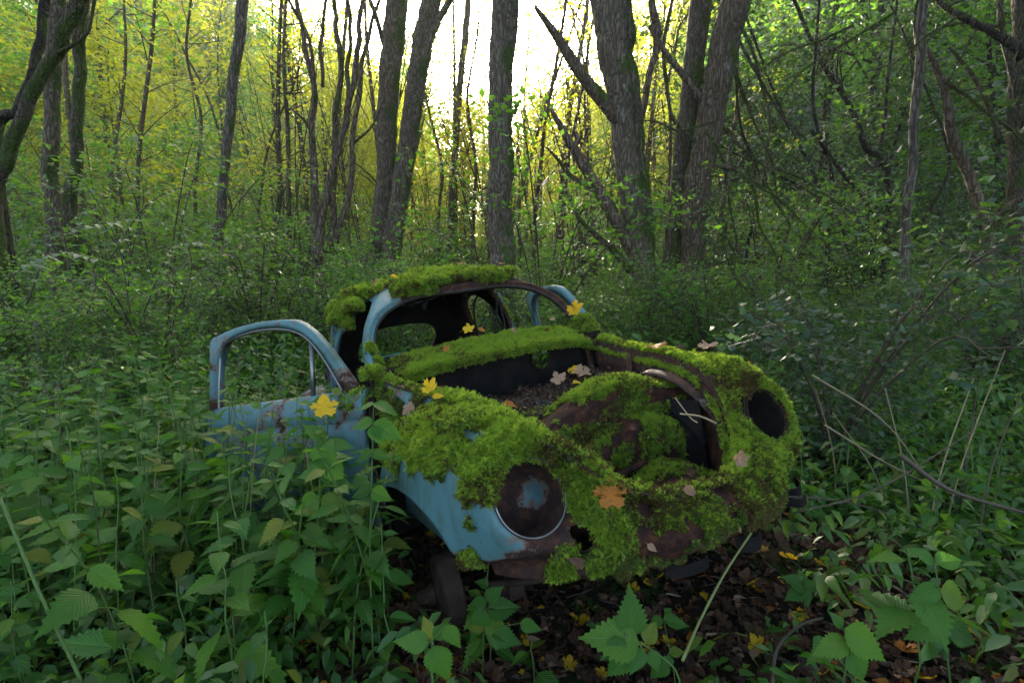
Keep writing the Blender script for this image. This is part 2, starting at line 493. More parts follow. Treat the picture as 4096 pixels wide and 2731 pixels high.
cabin = make('cabin_shell', mb, M['paint'], th=.028, off=-1, inner=M['inner'],
             cutters=[prism(doorhole, 'X', -1, 1), prism(quarter, 'X', -1, 1), prism(rearwin, 'Y', 1.95, 3.2)])
setrust(cabin, lambda x, y, z: np.clip(.25 * sm(x, .05, .4) + .9 * gauss(x, y, z, (.35, 1.05, 1.38), .35) + .35 * sm(y, .95, 1.5) * (x > .2)
        + .5 * gauss(x, y, z, (0, 1, 1.38), .25) + .35 * (z < 1.0), 0, 1.2))
# windscreen frame: a broad flange with a bead round the opening
def wpt(t):   # t in 0..1 from the left base over the top to the right base, on the windscreen plane
    W, T, zb = .60, 1.355, .97
    a = PI - PI * t; c, s_ = math.cos(a), math.sin(a); e = 2 / 3.0
    x = W * math.copysign(abs(c)**e, c); z = zb + (T - zb) * abs(s_)**e
    return np.array((x, .745 + (z - 1.04) * .70 - .02 * (x / W)**2 * -1, z))
ts = np.linspace(0.0, 1.0, 70)
path = np.array([wpt(t) for t in ts])
cen = np.array((0, .87, 1.15))
inw = cen - path; inw /= np.linalg.norm(inw, axis=1)[:, None]
nrm = np.array((0, -.82, .57))
prof = [(-.022, -.012), (-.016, .010), (-.004, .016), (.006, .014), (.010, .004), (.020, .004), (.034, .002), (.036, -.012)]
P = np.array([[path[i] + inw[i] * u + nrm * v for u, v in prof] for i in range(len(path))])
mb = MB(); mb.grid(P[:, :, :], close=True)
wf = make('windscreen_frame', mb, M['paint'])
setrust(wf, lambda x, y, z: np.clip(.1 + 1.0 * sm(x, -.44, -.22) - .25 * gauss(x, y, z, (-.45, .95, 1.33), .12), 0, 1.1))
# worn rubber seal inside the windscreen frame
P = path + inw * .032 + nrm * .004
mb = MB(); mb.tube(P, .006, 6); make('windscreen_seal', mb, M['rubber'])
for sx in (-1, 1):
    # middle pillar standing between door and side window, folded steel with two edges
    pts = catmull([(.565,1.70,1.34),(.60,1.69,1.2),(.63,1.68,1.05),(.645,1.68,.95),(.65,1.68,.75),(.64,1.68,.40)], 26)
    prof = [(-.005,-.045),(.018,-.045),(.020,-.012),(.006,-.010),(.006,.012),(.020,.014),(.018,.045),(-.005,.045)]
    P = np.array([[(sx * (p[0] + u), p[1] + v, p[2]) for u, v in prof] for p in pts])
    mb = MB(); mb.grid(P, close=True)
    o = make('middle_pillar', mb, M['paint_rusty'], smooth=False); setrust(o, lambda x, y, z: -.1 + .5 * sm(y, 1.67, 1.70))
    # inner steel of the front pillar below the belt
    mb = MB(); mb.box((min(sx*.54, sx*.63), .62, .34), (max(sx*.54, sx*.63), .72, .99))
    make('hinge_pillar', mb, M['inner'], smooth=False, bev=1)
    # seal beads round the side window
    q = np.array(quarter); V = []
    for y, z in q:
        W = .60 if z < 1.05 else .60 - .10 * ((z - 1.05) / .3)
        V.append((sx * W, y, z))
    mb = MB(); mb.tube(np.array(V + V[:1]), .008, 6, cap=False); make('side_window_seal', mb, M['rubber'])
# torn strap hanging inside behind the right door opening
P = catmull([(.52,1.60,1.30),(.50,1.60,1.18),(.47,1.60,1.07),(.49,1.60,1.02),(.53,1.60,1.04),(.55,1.60,1.12),(.54,1.6,1.24)], 30)
mb = MB(); mb.tube(P, .007, 6); make('hanging_cable', mb, M['rubber'])
# torn lining hanging from the roof front edge
for x0, w, h in ((-.30, .05, .06), (-.22, .03, .09), (.02, .04, .05), (-.10, .02, .04)):
    mb = MB(); A = np.array([[(x0 + w * v + .01 * math.sin(6 * u), 1.02 + .02 * math.sin(5 * u + v * 3), 1.345 - h * u) for v in np.linspace(0, 1, 4)] for u in np.linspace(0, 1, 6)])
    mb.grid(A); make('torn_lining', mb, M['inner'], th=.003)
P = catmull([(-.42,1.03,1.33),(-.32,1.03,1.30),(-.2,1.03,1.31),(-.1,1.04,1.325)], 16)
mb = MB(); mb.tube(P, .006, 6); make('torn_seal', mb, M['rubber'])
# floor, sills, bulkheads inside
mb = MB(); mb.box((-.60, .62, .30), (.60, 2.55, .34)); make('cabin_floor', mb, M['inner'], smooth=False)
for sx in (-1, 1):
    mb = MB(); mb.box((min(sx*.60, sx*.70), .62, .27), (max(sx*.60, sx*.70), 2.0, .40))
    o = make('sill', mb, M['paint_rusty'], smooth=False); setrust(o, lambda x, y, z: x * 0 + .6)
mb = MB(); A = np.array([[(x, 1.98 + .5 * u, .36 + .62 * u**.8) for x in np.linspace(-.58, .58, 10)] for u in np.linspace(0, 1, 10)]); mb.grid(A)
make('rear_bulkhead', mb, M['inner'], th=.02)
# engine lid and tail
A = []
for u in np.linspace(0, 1, 14):
    y = 2.62 + .62 * u**.8; z = 1.02 - .62 * u**1.4; w = .46 - .10 * u
    A.append([(w * math.sin(v), y - .12 * (1 - math.cos(v)) * 1.5, z - .10 * (1 - math.cos(v))) for v in np.linspace(-1.3, 1.3, 16)])
mb = MB(); mb.grid(np.array(A)); o = make('tail_panel', mb, M['paint'], th=.012)
for sx in (-1, 1):
    A = []
    for u in np.linspace(0, 1, 20):
        t = -.2 + 3.3 * u
        A.append([(sx * (.62 + .20 * math.sin(v)), 2.40 - .62 * math.cos(t) * (1 - .25 * v / 1.6), .38 + .50 * math.sin(t) * math.cos(v * .42)) for v in np.linspace(0, 1.6, 10)])
    mb = MB(); mb.grid(np.array(A)); o = make('rear_fender', mb, M['paint'], th=.01); setrust(o, lambda x, y, z: x * 0 + .3)

# --- front body: bulkhead with round hole, trunk, cowl
circ = [(.268 + .058 * math.cos(t), .903 + .058 * math.sin(t)) for t in np.linspace(0, 2 * PI, 40)[:-1]]
mb = MB()
A = np.array([[(x, .70 - .03 * (abs(x) / .6)**2, z) for x in np.linspace(-.60, .60, 24)] for z in np.linspace(.34, 1.0, 12)]); mb.grid(A)
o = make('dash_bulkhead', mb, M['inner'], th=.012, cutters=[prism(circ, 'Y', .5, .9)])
setrust(o, lambda x, y, z: .1 + .15 * sm(x, -.2, .5))
t_ = np.linspace(0, 2 * PI, 41)
mb = MB(); mb.tube(np.array([(.268 + .059 * math.cos(t), .688, .903 + .059 * math.sin(t)) for t in t_]), .004, 6, cap=False); make('gauge_hole_rim', mb, M['rust'])
# cowl panel
A = []
for y, z, w in ((.80, 1.045, .60), (.76, 1.035, .605), (.70, 1.012, .60), (.64, .988, .595), (.60, .978, .59), (.588, .970, .585), (.590, .958, .58)):
    A.append([(x * w, y + .03 * abs(x)**3, z - .03 * abs(x)**2.2 - .04 * abs(x)**8) for x in np.linspace(-1, 1, 40)])
mb = MB(); mb.grid(np.array(A)); cowl = make('cowl', mb, M['paint'], th=.006); setrust(cowl, lambda x, y, z: .5 + .3 * sm(x, 0, .5))
# right end of the cowl: bare rusted bracket bent down into the trunk
A = []
for u in np.linspace(0, 1, 12):
    A.append([(.535 + .075 * v + .015 * math.sin(3 * u), .60 - .04 * u + .10 * v * (1 - u), .955 - .20 * u + .03 * math.sin(PI * u) - .02 * v) for v in np.linspace(0, 1, 6)])
mb = MB(); mb.grid(np.array(A)); o = make('cowl_bracket', mb, M['paint_rusty'], th=.012); setrust(o, lambda x, y, z: x * 0 + .9)
A = []
for u in np.linspace(0, 1, 10):
    A.append([(.50 + .035 * v, .62 - .03 * u, .94 - .17 * u - .03 * v) for v in np.linspace(0, 1, 3)])
mb = MB(); mb.grid(np.array(A)); o = make('hinge_arm', mb, M['rust'], th=.01); setrust(o, lambda x, y, z: x * 0 + .8)

FL = np.array([(-.575,.60,.945),(-.55,.40,.915),(-.52,.17,.885),(-.49,-.10,.86),(-.45,-.33,.80),(-.405,-.46,.745),(-.35,-.515,.675),(-.28,-.555,.60),(-.15,-.565,.535),(0,-.57,.515)])
FR = np.array([(.58,.60,.935),(.555,.40,.905),(.52,.18,.875),(.478,-.05,.85),(.435,-.24,.795),(.385,-.36,.725),(.345,-.42,.64),(.29,-.475,.56),(.17,-.545,.515),(0,-.57,.515)])
FLc, FRc = catmull(FL, 60), catmull(FR, 60)
# opening flange: gutter lip that runs round the boot opening, with an inner wall dropping into the tub
flange = {}
for sx, F in ((-1, FLc), (1, FRc)):
    cenx = np.array((0, .1, .70)); A = []
    T = np.gradient(F, axis=0); T /= np.linalg.norm(T, axis=1)[:, None]
    for i, p in enumerate(F):
        side = np.cross(T[i], (0, 0, 1.0)); side /= np.linalg.norm(side)
        if side @ (cenx - p) < 0: side = -side
        outw = -side
        k = i / (len(F) - 1)
        A.append([p + outw * .045 + np.array((0, 0, .012)), p + outw * .02 + np.array((0, 0, .016)), p + np.array((0, 0, .008)), p + side * .006 + np.array((0, .0, -.012)),
                  p + side * .010 - np.array((0, 0, .04)), p + side * .022 + np.array((0, .02 * k, -.045)), p + side * .026 + np.array((0, .03 * k, -.15 * (1 - .45 * k)))])
    mb = MB(); mb.grid(np.array(A)); o = make('bonnet_flange', mb, M['paint_rusty'], th=.005); flange[sx] = o
    setrust(o, (lambda x, y, z: .35 + .45 * sm(y, .5, -.2)) if sx > 0 else (lambda x, y, z: .2 + .4 * sm(y, .0, -.5)))
# side walls of the trunk
for sx, F in ((-1, FLc), (1, FRc)):
    A = []
    for i in range(0, 46):
        p = F[i]
        A.append([(p[0] * (1 - .03 * u) - sx * .02, p[1] + .08 * (i / 46) * u, p[2] * (1 - u) - .03 + (.46) * u) for u in np.linspace(0, 1, 8)])
    mb = MB(); mb.grid(np.array(A)); o = make('trunk_side_panel', mb, M['paint'] if sx < 0 else M['rust'], th=.006)
    setrust(o, lambda x, y, z: .25 + .8 * sm(y, .45, .0) + .3 * (z < .75))
# body side between flange and fender
for sx, F in ((-1, FLc), (1, FRc)):
    A = []
    for i in range(0, 24):
        p = F[i]; r = []
        for u in np.linspace(0, 1, 10):
            xo = abs(p[0]) + .045 + (.635 - abs(p[0]) - .045) * min(1, u * 1.6) ** .8
            r.append((sx * xo, p[1] + .02, p[2] + .01 - u * (p[2] - .40) ))
        A.append(r)
    mb = MB(); mb.grid(np.array(A)); o = make('body_side', mb, M['paint'], th=.005); side_o = o if sx < 0 else None
    setrust(o, lambda x, y, z: .1 + .4 * gauss(x, y, z, (-.6, .5, .8), .1))
    if sx < 0: body_side = o
# bright round inner wheel-well shell beside the right flange
A = []
for u in np.linspace(0, 1, 30):
    t = rad(118) - rad(150) * u
    A.append([(.325 + .145 * v + .0, .02 - .42 * math.sin(t * .0 + (u) * 1.45), .775 * 1.0 - .36 * (1 - math.cos(u * 1.5)) + .03 * math.sin(v * PI)) for v in np.linspace(.25, 1, 8)])
mb = MB(); mb.grid(np.array(A)); o = make('inner_wing_panel', mb, M['paint_rusty'], th=.008)
setrust(o, lambda x, y, z: .12 + .8 * gauss(x, y, z, (.44, -.2, .74), .08) + .5 * sm(z, .68, .56))
# trunk floor and spare-wheel-well panels
rows_ = []
for y, z in ((.69, .735), (.55, .725), (.40, .73), (.25, .735), (.10, .725), (.0, .72)):
    rows_.append([(x, y, z + .012 * noise.noise(Vector((x * 9, y * 9, 0))) * 2 + .02 * (abs(x) / .5)**2) for x in np.linspace(-.53, .53, 40)])
mb = MB(); mb.grid(surf(rows_, 40, 60) + np.concatenate([np.zeros((40, 60, 2)), rng.normal(0, .006, (40, 60, 1))], 2))
tf = make('trunk_floor', mb, M['debris'], th=.01)
rows_ = []
for u in (0, .06, .12, .22, .26, .30, .4, .5, .55, .6, .72, .85, .9, 1):
    r = []
    for x in (-.40, -.28, -.20, -.12, -.02, .10, .20, .29, .36, .43, .49):
        top = np.interp(x, (-.40, -.28, -.20, -.1, .0, .12, .22, .30, .36, .43, .49), (.70, .695, .715, .745, .785, .812, .80, .765, .745, .735, .72))
        yt = -.14
        # rear lip, crown, then a face that leans forward and down
        yy = np.interp(u, (0, .12, .22, .30, .5, .6, .85, 1), (.02, -.05, -.10, -.120, -.105, -.165, -.165, -.44))
        zz = np.interp(u, (0, .12, .22, .30, .5, .6, .85, 1), (0, .010, .0, -.025, -.135, -.165, -.32, -.345))
        r.append((x, yy, top + zz * (1 + .25 * (.0)) ))
    rows_.append(r)
hole = closed_curve([(.245, .50), (.30, .47), (.345, .50), (.35, .57), (.32, .62), (.27, .63), (.24, .58)])
mb = MB(); mb.grid(surf(rows_, 50, 50))
well = make('spare_well_panel', mb, M['rust'], th=.008, cutters=[prism(closed_curve([(.355,.455),(.385,.42),(.425,.435),(.445,.49),(.425,.545),(.375,.53)]), 'Y', -.6, .2)])
setrust(well, lambda x, y, z: .55 + .2 * np.sin(x * 20))
mb = MB(); mb.tube(catmull([(-.20,-.23,.50),(-.10,-.225,.505),(.0,-.22,.51),(.10,-.215,.52)], 12), .012, 10); make('torsion_bar', mb, M['rust'])
mb = MB(); mb.box((-.36, -.56, .44), (.30, -.16, .455)); make('nose_floor', mb, M['debris'], smooth=False)
# pipe stub standing in the trunk
mb = MB(); prof = [(.026, -.03), (.034, .0), (.040, .012), (.034, .016), (.026, .0), (.022, -.03)]
mb.lathe(prof, 24, Matrix.Translation((-.09, .11, .755)) @ Euler((rad(18), rad(8), 0)).to_matrix().to_4x4()); make('filler_neck', mb, M['rubber'])
# second small bracket on the right flange
mb = MB(); A = np.array([[(.50 - .015 * v - .03 * u, .27 - .05 * v - .02 * u, .865 - .11 * u) for v in np.linspace(0, 1, 3)] for u in np.linspace(0, 1, 6)]); mb.grid(A)
o = make('flange_bracket', mb, M['paint_rusty'], th=.006); setrust(o, lambda x, y, z: x * 0 + .5)

# --- fenders
def fender_rows(sx, F):
    f = lambda t: F[int(t * 59)]
    inn = [(.62,.60,.30),(.63,.60,.55),(.61,.57,.68)]
    R = [
     [inn[0],(.66,.60,.30),(.70,.585,.29),(.74,.48,.24),(.755,.35,.215)],
     [inn[1],(.67,.58,.56),(.71,.55,.56),(.75,.47,.53),(.77,.38,.47)],
     [inn[2],(.66,.52,.68),(.71,.46,.66),(.76,.37,.62),(.775,.31,.565)],
     [None,(.60,.30,.80),(.68,.25,.775),(.755,.17,.70),(.78,.09,.61)],
     [None,(.57,-.02,.850),(.655,-.05,.825),(.74,-.08,.745),(.775,-.10,.60)],
     [None,(.52,-.29,.835),(.62,-.31,.80),(.715,-.29,.71),(.755,-.22,.545)],
     [None,(.47,-.47,.74),(.57,-.475,.69),(.68,-.39,.60),(.735,-.275,.475)],
     [None,(.43,-.545,.58),(.54,-.53,.54),(.65,-.435,.49),(.705,-.30,.44)],
     [None,(.38,-.585,.49),(.49,-.535,.48),(.59,-.45,.475),(.655,-.33,.455)],
     [None,(.37,-.560,.435),(.46,-.50,.445),(.56,-.42,.445),(.63,-.33,.43)],
     [None,(.37,-.545,.385),(.46,-.505,.395),(.56,-.43,.40),(.62,-.34,.40)]]
    ks = {3: .30, 4: .42, 5: .55, 6: .66, 7: .76}
    out = []
    for i, r in enumerate(R):
        row = []
        for j, p in enumerate(r):
            if p is None:
                if i in ks:
                    q = f(ks[i]); p = (abs(q[0]) + .02, q[1] - .005, q[2] - .01 - (.085 if i == 3 else .055 if i == 4 else .04 if i == 5 else .01))
                else:
                    p = ((.31, -.60, .51), (.31, -.595, .44), (.31, -.56, .375))[i - 8]
            row.append((sx * p[0], p[1], p[2]))
        out.append(row)
    return out
HLC, HLN = np.array((.520, -.465, .630)), np.array((0, -.94, .34))
fender = {}
def cyl_obj(c, n, r, h):
    m = MB(); q = Vector(n).to_track_quat('Z', 'Y').to_matrix().to_4x4()
    m.lathe([(r, -h), (r, h)], 48, Matrix.Translation(c) @ q)
    k = m.n - 96
    m.F.append(tuple(range(k, k + 48))[::-1]); m.F.append(tuple(range(k + 48, k + 96)))
    o = bpy.data.objects.new('cutter', m.mesh('cutter')); C.objects.link(o)
    bm = bmesh.new(); bm.from_mesh(o.data); bmesh.ops.recalc_face_normals(bm, faces=bm.faces); bm.to_mesh(o.data); bm.free()
    return o
for sx, F in ((-1, FLc), (1, FRc)):
    G = surf(fender_rows(sx, F), 110, 70)
    # dents
    for _ in range(14):
        c = G[rng.integers(5, 105), rng.integers(5, 65)]; d = np.linalg.norm(G - c, axis=2)
        G[:, :, 1] += rng.uniform(-.006, .008) * np.exp(-(d / rng.uniform(.03, .09))**2)
    if sx < 0: G[:, :, 0] += .035 * sm(-G[:, :, 0], .50, .76)
    if sx > 0:
        G[:, :, 0] -= .045 * sm(G[:, :, 0], .38, .75); G[:, :, 2] -= .025 * sm(G[:, :, 0], .42, .6)
        G = G[:, ::-1]
    hc = HLC * (sx, 1, 1) - np.array((.050, 0, .0)) * (sx > 0)
    HR = .106 if sx < 0 else .092
    nn = HLN / np.linalg.norm(HLN); D_ = G - hc; hh = D_ @ nn; rho = np.linalg.norm(D_ - hh[:, :, None] * nn, axis=2)
    wgt = (1 - sm(rho, HR + .008, HR + .075)) * (np.abs(hh) < .16) * (G[:, :, 1] < -.2)
    G = G - nn * (((hh - .012) * wgt)[:, :, None])
    mb = MB(); mb.grid(G)
    o = make('front_fender', mb, M['paint'] if sx < 0 else M['paint_rusty'], th=.006, inner=M['inner'], cutters=[cyl_obj(hc, HLN, HR, .16)] + ([prism([(-.425 + .026 * math.cos(t), .505 + .034 * math.sin(t)) for t in np.linspace(0, 2 * PI, 25)[:-1]], 'Y', -.8, -.35)] if sx < 0 else []))
    fender[sx] = o
    o['label'] = 'blue fender with bare paint under the moss' if sx < 0 else 'rusty fender under thick moss'
    if sx < 0:
        setrust(o, lambda x, y, z: np.clip(.62 * sm(z, .500, .455) + .55 * gauss(x, y, z, (-.50, -.5, .50), .09) + .35 * gauss(x, y, z, (-.36, -.55, .45), .12) + .45 * sm(x, -.752, -.775), -.2, 1.1))
    else:
        setrust(o, lambda x, y, z: x * 0 + .8)
    q = Vector(HLN).to_track_quat('Z', 'Y').to_matrix().to_4x4()
    Mx = Matrix.Translation(hc) @ q @ Matrix.Diagonal((HR / .102, HR / .102, 1, 1)) @ Matrix.Translation((0, 0, -.012))
    mb = MB(); mb.lathe([(.1005, .026), (.104, .030), (.106, .026), (.104, .020), (.101, .016), (.100, .0), (.097, -.06), (.085, -.115), (.055, -.14), (.0005, -.15)], 56, Mx)
    # back of the bowl
    mb.lathe([(.108, .022), (.112, .0), (.108, -.065), (.094, -.125), (.06, -.152), (.0005, -.162)][::-1], 48, Mx)
    b = make('headlight_bucket', mb, M['paint_rusty'] if sx < 0 else M['inner'])  # right bowl: shade of its inside painted as near black
    setrust(b, lambda x, y, z: np.clip(.46 - .45 * gauss(x, y, z, (-.43, -.36, .60), .075) + .35 * sm(z, .66, .72) - .35 * gauss(x, y, z, (-.575, -.40, .60), .045) , 0, 1) if sx < 0 else x * 0 + 1)
    # bead rim round the opening
    tt = np.linspace(0, 2 * PI, 61)
    pts = np.array([Mx @ Vector((.103 * math.cos(t), .103 * math.sin(t), .032)) for t in tt])
    mb = MB(); mb.tube(pts, .003, 6, cap=False); o2 = make('headlight_rim', mb, M['chrome'] if sx < 0 else M['rust'], parent=b)
# --- nose apron between the fenders
rows_ = []
topc = [FL[7] * (1, 1, 1), FL[8], FL[9], FR[8], FR[7]]
for u, dy, zl in ((0, .0, None), (.25, -.05, .50), (.6, -.08, .43), (1, -.075, .355)):
    r = []
    for p in [np.array((-.345, -.545, .60)), FL[8], FL[9], FR[8], np.array((.345, -.545, .55))]:
        if u == 0: r.append((p[0], p[1] - .002, p[2]))
        else:
            yb = np.interp(abs(p[0]), (0, .15, .35), (-.66, -.65, -.60))
            r.append((p[0], p[1] * (1 - min(1, u * 2.5)) + yb * min(1, u * 2.5) + (.0 if u < 1 else .03), p[2] * (1 - u) + (.375 if p[0] < .1 else .355) * u))
    rows_.append(r)
G = surf(rows_, 40, 60)
mb = MB(); mb.grid(G[:, ::-1])
apron = make('nose_apron', mb, M['rust'], th=.006); setrust(apron, lambda x, y, z: .6 + .2 * np.sin(x * 25))
# bumper brackets
def bracket(pts, w, d):
    A = np.array([[np.array(p) + np.array((0, 0, -h)) for h in np.linspace(0, w, 3)] for p in catmull(pts, 14)])
    mb = MB(); mb.grid(A)
    return make('bumper_bracket', mb, M['inner'], th=d, smooth=False)
bracket([(.58,-.38,.315),(.64,-.42,.30),(.69,-.41,.305),(.715,-.37,.32)], .036, .004)
bracket([(.50,-.46,.32),(.55,-.50,.305),(.595,-.495,.305)], .034, .004)
bracket([(-.20,-.60,.365),(-.16,-.635,.362),(-.10,-.645,.36),(-.07,-.64,.362)], .035, .004)
bracket([(.05,-.64,.37),(.10,-.67,.365),(.15,-.65,.37)], .045, .005)
# --- front axle: drums, hub, beams
for sx in (-1, 1):
    mb = MB(); q = Matrix.Translation((sx * .635, .07, .215)) @ Matrix.Rotation(rad(90), 4, 'Y') @ Matrix.Rotation(rad(6), 4, 'X')
    mb.lathe([(.001, -.060), (.03, -.062), (.032, -.04), (.085, -.036), (.118, -.030), (.124, -.022), (.124, .022), (.128, .024), (.128, .034), (.118, .036), (.10, .03), (.001, .03)], 44, q)
    o = make('brake_drum', mb, M['drum'])
    mb = MB(); mb.lathe([(.001, .088), (.022, .086), (.026, .05), (.036, .036), (.036, .03), (.001, .03)] if sx > 0 else [(.001, -.11), (.022, -.108), (.026, -.07), (.036, -.058), (.036, -.05)], 20, q)
    make('hub_cap', mb, M['drum'], parent=o)
for z in (.18, .31):
    mb = MB(); mb.tube([(-.50, .0, z), (.50, .0, z)], .032, 14); make('axle_beam', mb, M['drum'])
for sx in (-1, 1):
    mb = MB(); mb.box((sx * .42 - .03, -.05, .14), (sx * .42 + .03, .05, .36)); make('axle_bracket', mb, M['drum'], smooth=False)
mb = MB(); mb.tube(catmull([(-.55,-.05,.24),(-.35,-.12,.21),(-.1,-.16,.20),(.2,-.15,.21)], 12), .012, 8); make('steering_rod', mb, M['drum'])
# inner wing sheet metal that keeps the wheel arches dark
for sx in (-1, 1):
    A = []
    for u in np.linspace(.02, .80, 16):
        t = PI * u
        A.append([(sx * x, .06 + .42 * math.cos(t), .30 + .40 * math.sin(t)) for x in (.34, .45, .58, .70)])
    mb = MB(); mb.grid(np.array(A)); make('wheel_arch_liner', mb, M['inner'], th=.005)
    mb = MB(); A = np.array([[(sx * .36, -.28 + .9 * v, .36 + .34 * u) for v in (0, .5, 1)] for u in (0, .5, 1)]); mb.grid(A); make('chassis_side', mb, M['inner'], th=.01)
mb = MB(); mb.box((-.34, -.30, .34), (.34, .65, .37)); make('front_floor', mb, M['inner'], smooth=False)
# fender edge strip behind the left wheel
A = np.array([[(-.755 + .02 * v, .56 - .10 * v - .02 * math.sin(PI * u), .28 + .42 * u) for v in (0, .5, 1)] for u in np.linspace(0, 1, 10)])

# --- doors
def door_obj(sx, th_deg, hinge, ztop=9):
    """door in its own plane: d = distance from the hinge, z = height; n = outward thickness"""
    th = rad(th_deg)
    ex = np.array((sx * math.sin(th), math.cos(th), 0.0)); ez = np.array((0, 0, 1.0))
    en = np.array((sx * math.cos(th), -math.sin(th), 0.0))      # outer side
    H = np.array(hinge)
    def lean(z): return -.16 * max(0, z - .95)                   # tumblehome of the window frame
    def P(d, z, n=0): return H + ex * d + ez * z + en * (n + lean(z) * (1.0) + .03 * math.sin(min(1, max(0, (z - .3) / .65)) * PI))
    out = [(0.0, .93), (.055, 1.00), (.13, 1.10), (.20, 1.19), (.28, 1.275), (.37, 1.335), (.50, 1.358), (.65, 1.366), (.80, 1.357), (.925, 1.335)]
    o1 = list(catmull(out, 40)) + [(.94, 1.33), (.95, 1.31)] + [(.955, 1.2), (.965, 1.1), (.972, 1.0), (.975, .93)]
    wcl = [(.115, .945), (.16, 1.03), (.215, 1.12), (.275, 1.20), (.34, 1.26), (.43, 1.30), (.56, 1.322), (.70, 1.323), (.83, 1.302), (.882, 1.26), (.900, 1.15), (.912, 1.05), (.918, .945)]
    i1 = catmull(wcl, 46)
    o1 = np.array(o1); o1 = catmull(o1, 46)
    d = empty('open_door'); d.parent = car
    def rail(prof, mat, name, par):
        A = []
        for a, b in zip(o1, i1):
            A.append([P(*(a * (1 - u) + b * u), n) for u, n in prof])
        mb = MB(); mb.grid(np.array(A), close=True)
        return make(name, mb, mat, parent=par)
    fr = rail([(0, -.03), (0, .0), (.05, .010), (.35, .016), (.62, .013), (.68, .001), (.72, -.003), (1.0, -.006), (1.0, -.032)], M['paint'], 'window_frame', d)
    setrust(fr, lambda x, y, z: .10 + .25 * sm(z, 1.1, .95))
    ch = MB(); A = [P(b[0], b[1], -.004) for b in i1]; ch.tube(np.array(A), .007, 6); make('window_channel', ch, M['chrome'], parent=d)
    # quarter-light post
    mb = MB(); mb.tube(np.array([P(.30, 1.24, -.01), P(.305, 1.1, -.01), P(.31, .95, -.01)]), .011, 6); make('quarter_light_post', mb, M['chrome'], parent=d)
    # door skin below the belt
    A = []
    for z in [q for q in (.30, .36, .45, .55, .65, .75, .83, .852, .872, .90, .93, .945, .947) if q < ztop]:
        off = -.012 if .84 < z < .86 else 0
        off += {.93: -.006, .945: -.02, .947: -.04}.get(z, 0)
        A.append([P(dd * (1 - .0 * z), z, off + .012) for dd in np.linspace(0, .975, 30)])
    mb = MB(); mb.grid(np.array(A)); sk = make('door_skin', mb, M['paint'], parent=d, th=.035, off=0 if 0 else -1)
    setrust(sk, lambda x, y, z: .05 + .55 * sm(z, .42, .30) + .25 * gauss(x, y, z, tuple(P(.1, .9)), .12))
    # handle
    if ztop < 9: return d
    mb = MB(); mb.tube(np.array([P(.82, .80, .02), P(.82, .80, .06), P(.90, .80, .065), P(.93, .80, .055)]), .009, 8); make('handle', mb, M['chrome'], parent=d)
    return d
dl = door_obj(-1, 40, (-.685, .59, -.045)); dl['label'] = 'open blue door with empty window frame'
dr = door_obj(1, 9, (.665, .60, -.055), .80); dr.name = 'open_door'; dr['label'] = 'door ajar on the far side'
# ------------------------------------------------------------------ scattering with geometry nodes (only for what nobody could count)
protos = bpy.data.collections.new('prototypes')     # never linked to the scene
def proto(name, me, mat):
    me.materials.clear(); me.materials.append(mat)
    for p in me.polygons: p.use_smooth = True
    o = bpy.data.objects.new(name, me)
    return o
def scatter(name, P, R, Sc, insts, mat_unused=None, parent=None, tid=None):
    """one object: points with rotation and size, each replaced by one of the small meshes"""
    n = len(P)
    me = bpy.data.meshes.new(name); me.from_pydata(np.asarray(P).tolist(), [], [])
    a = me.attributes.new('rot', 'FLOAT_VECTOR', 'POINT'); a.data.foreach_set('vector', np.asarray(R, float).ravel())
    a = me.attributes.new('scl', 'FLOAT', 'POINT'); a.data.foreach_set('value', np.asarray(Sc, float).ravel())
    a = me.attributes.new('tid', 'INT', 'POINT'); a.data.foreach_set('value', (tid if tid is not None else rng.integers(0, len(insts), n)).astype(np.int32))
    o = bpy.data.objects.new(name, me); C.objects.link(o)
    if parent: o.parent = parent
    ng = bpy.data.node_groups.new(name, 'GeometryNodeTree')
    ng.interface.new_socket('Geometry', in_out='INPUT', socket_type='NodeSocketGeometry')
    ng.interface.new_socket('Geometry', in_out='OUTPUT', socket_type='NodeSocketGeometry')
    gi = ng.nodes.new('NodeGroupInput'); go = ng.nodes.new('NodeGroupOutput')
    ip = ng.nodes.new('GeometryNodeInstanceOnPoints')
    def attr(nm, dt):
        x = ng.nodes.new('GeometryNodeInputNamedAttribute'); x.data_type = dt; x.inputs[0].default_value = nm; return x.outputs[0]
    gg = ng.nodes.new('GeometryNodeGeometryToInstance')
    for p in insts[::-1]:
        oi = ng.nodes.new('GeometryNodeObjectInfo'); oi.inputs['Object'].default_value = p; oi.inputs['As Instance'].default_value = True
        ng.links.new(oi.outputs['Geometry'], gg.inputs[0])
    ng.links.new(gi.outputs[0], ip.inputs['Points'])
    ng.links.new(gg.outputs[0], ip.inputs['Instance'])
    ip.inputs['Pick Instance'].default_value = True
    ng.links.new(attr('tid', 'INT'), ip.inputs['Instance Index'])
    er = ng.nodes.new('FunctionNodeEulerToRotation'); ng.links.new(attr('rot', 'FLOAT_VECTOR'), er.inputs[0])
    ng.links.new(er.outputs[0], ip.inputs['Rotation'])
    ng.links.new(attr('scl', 'FLOAT'), ip.inputs['Scale'])
    ng.links.new(ip.outputs[0], go.inputs[0])
    m = o.modifiers.new('scatter', 'NODES'); m.node_group = ng
    tag(o, kind='stuff')
    return o
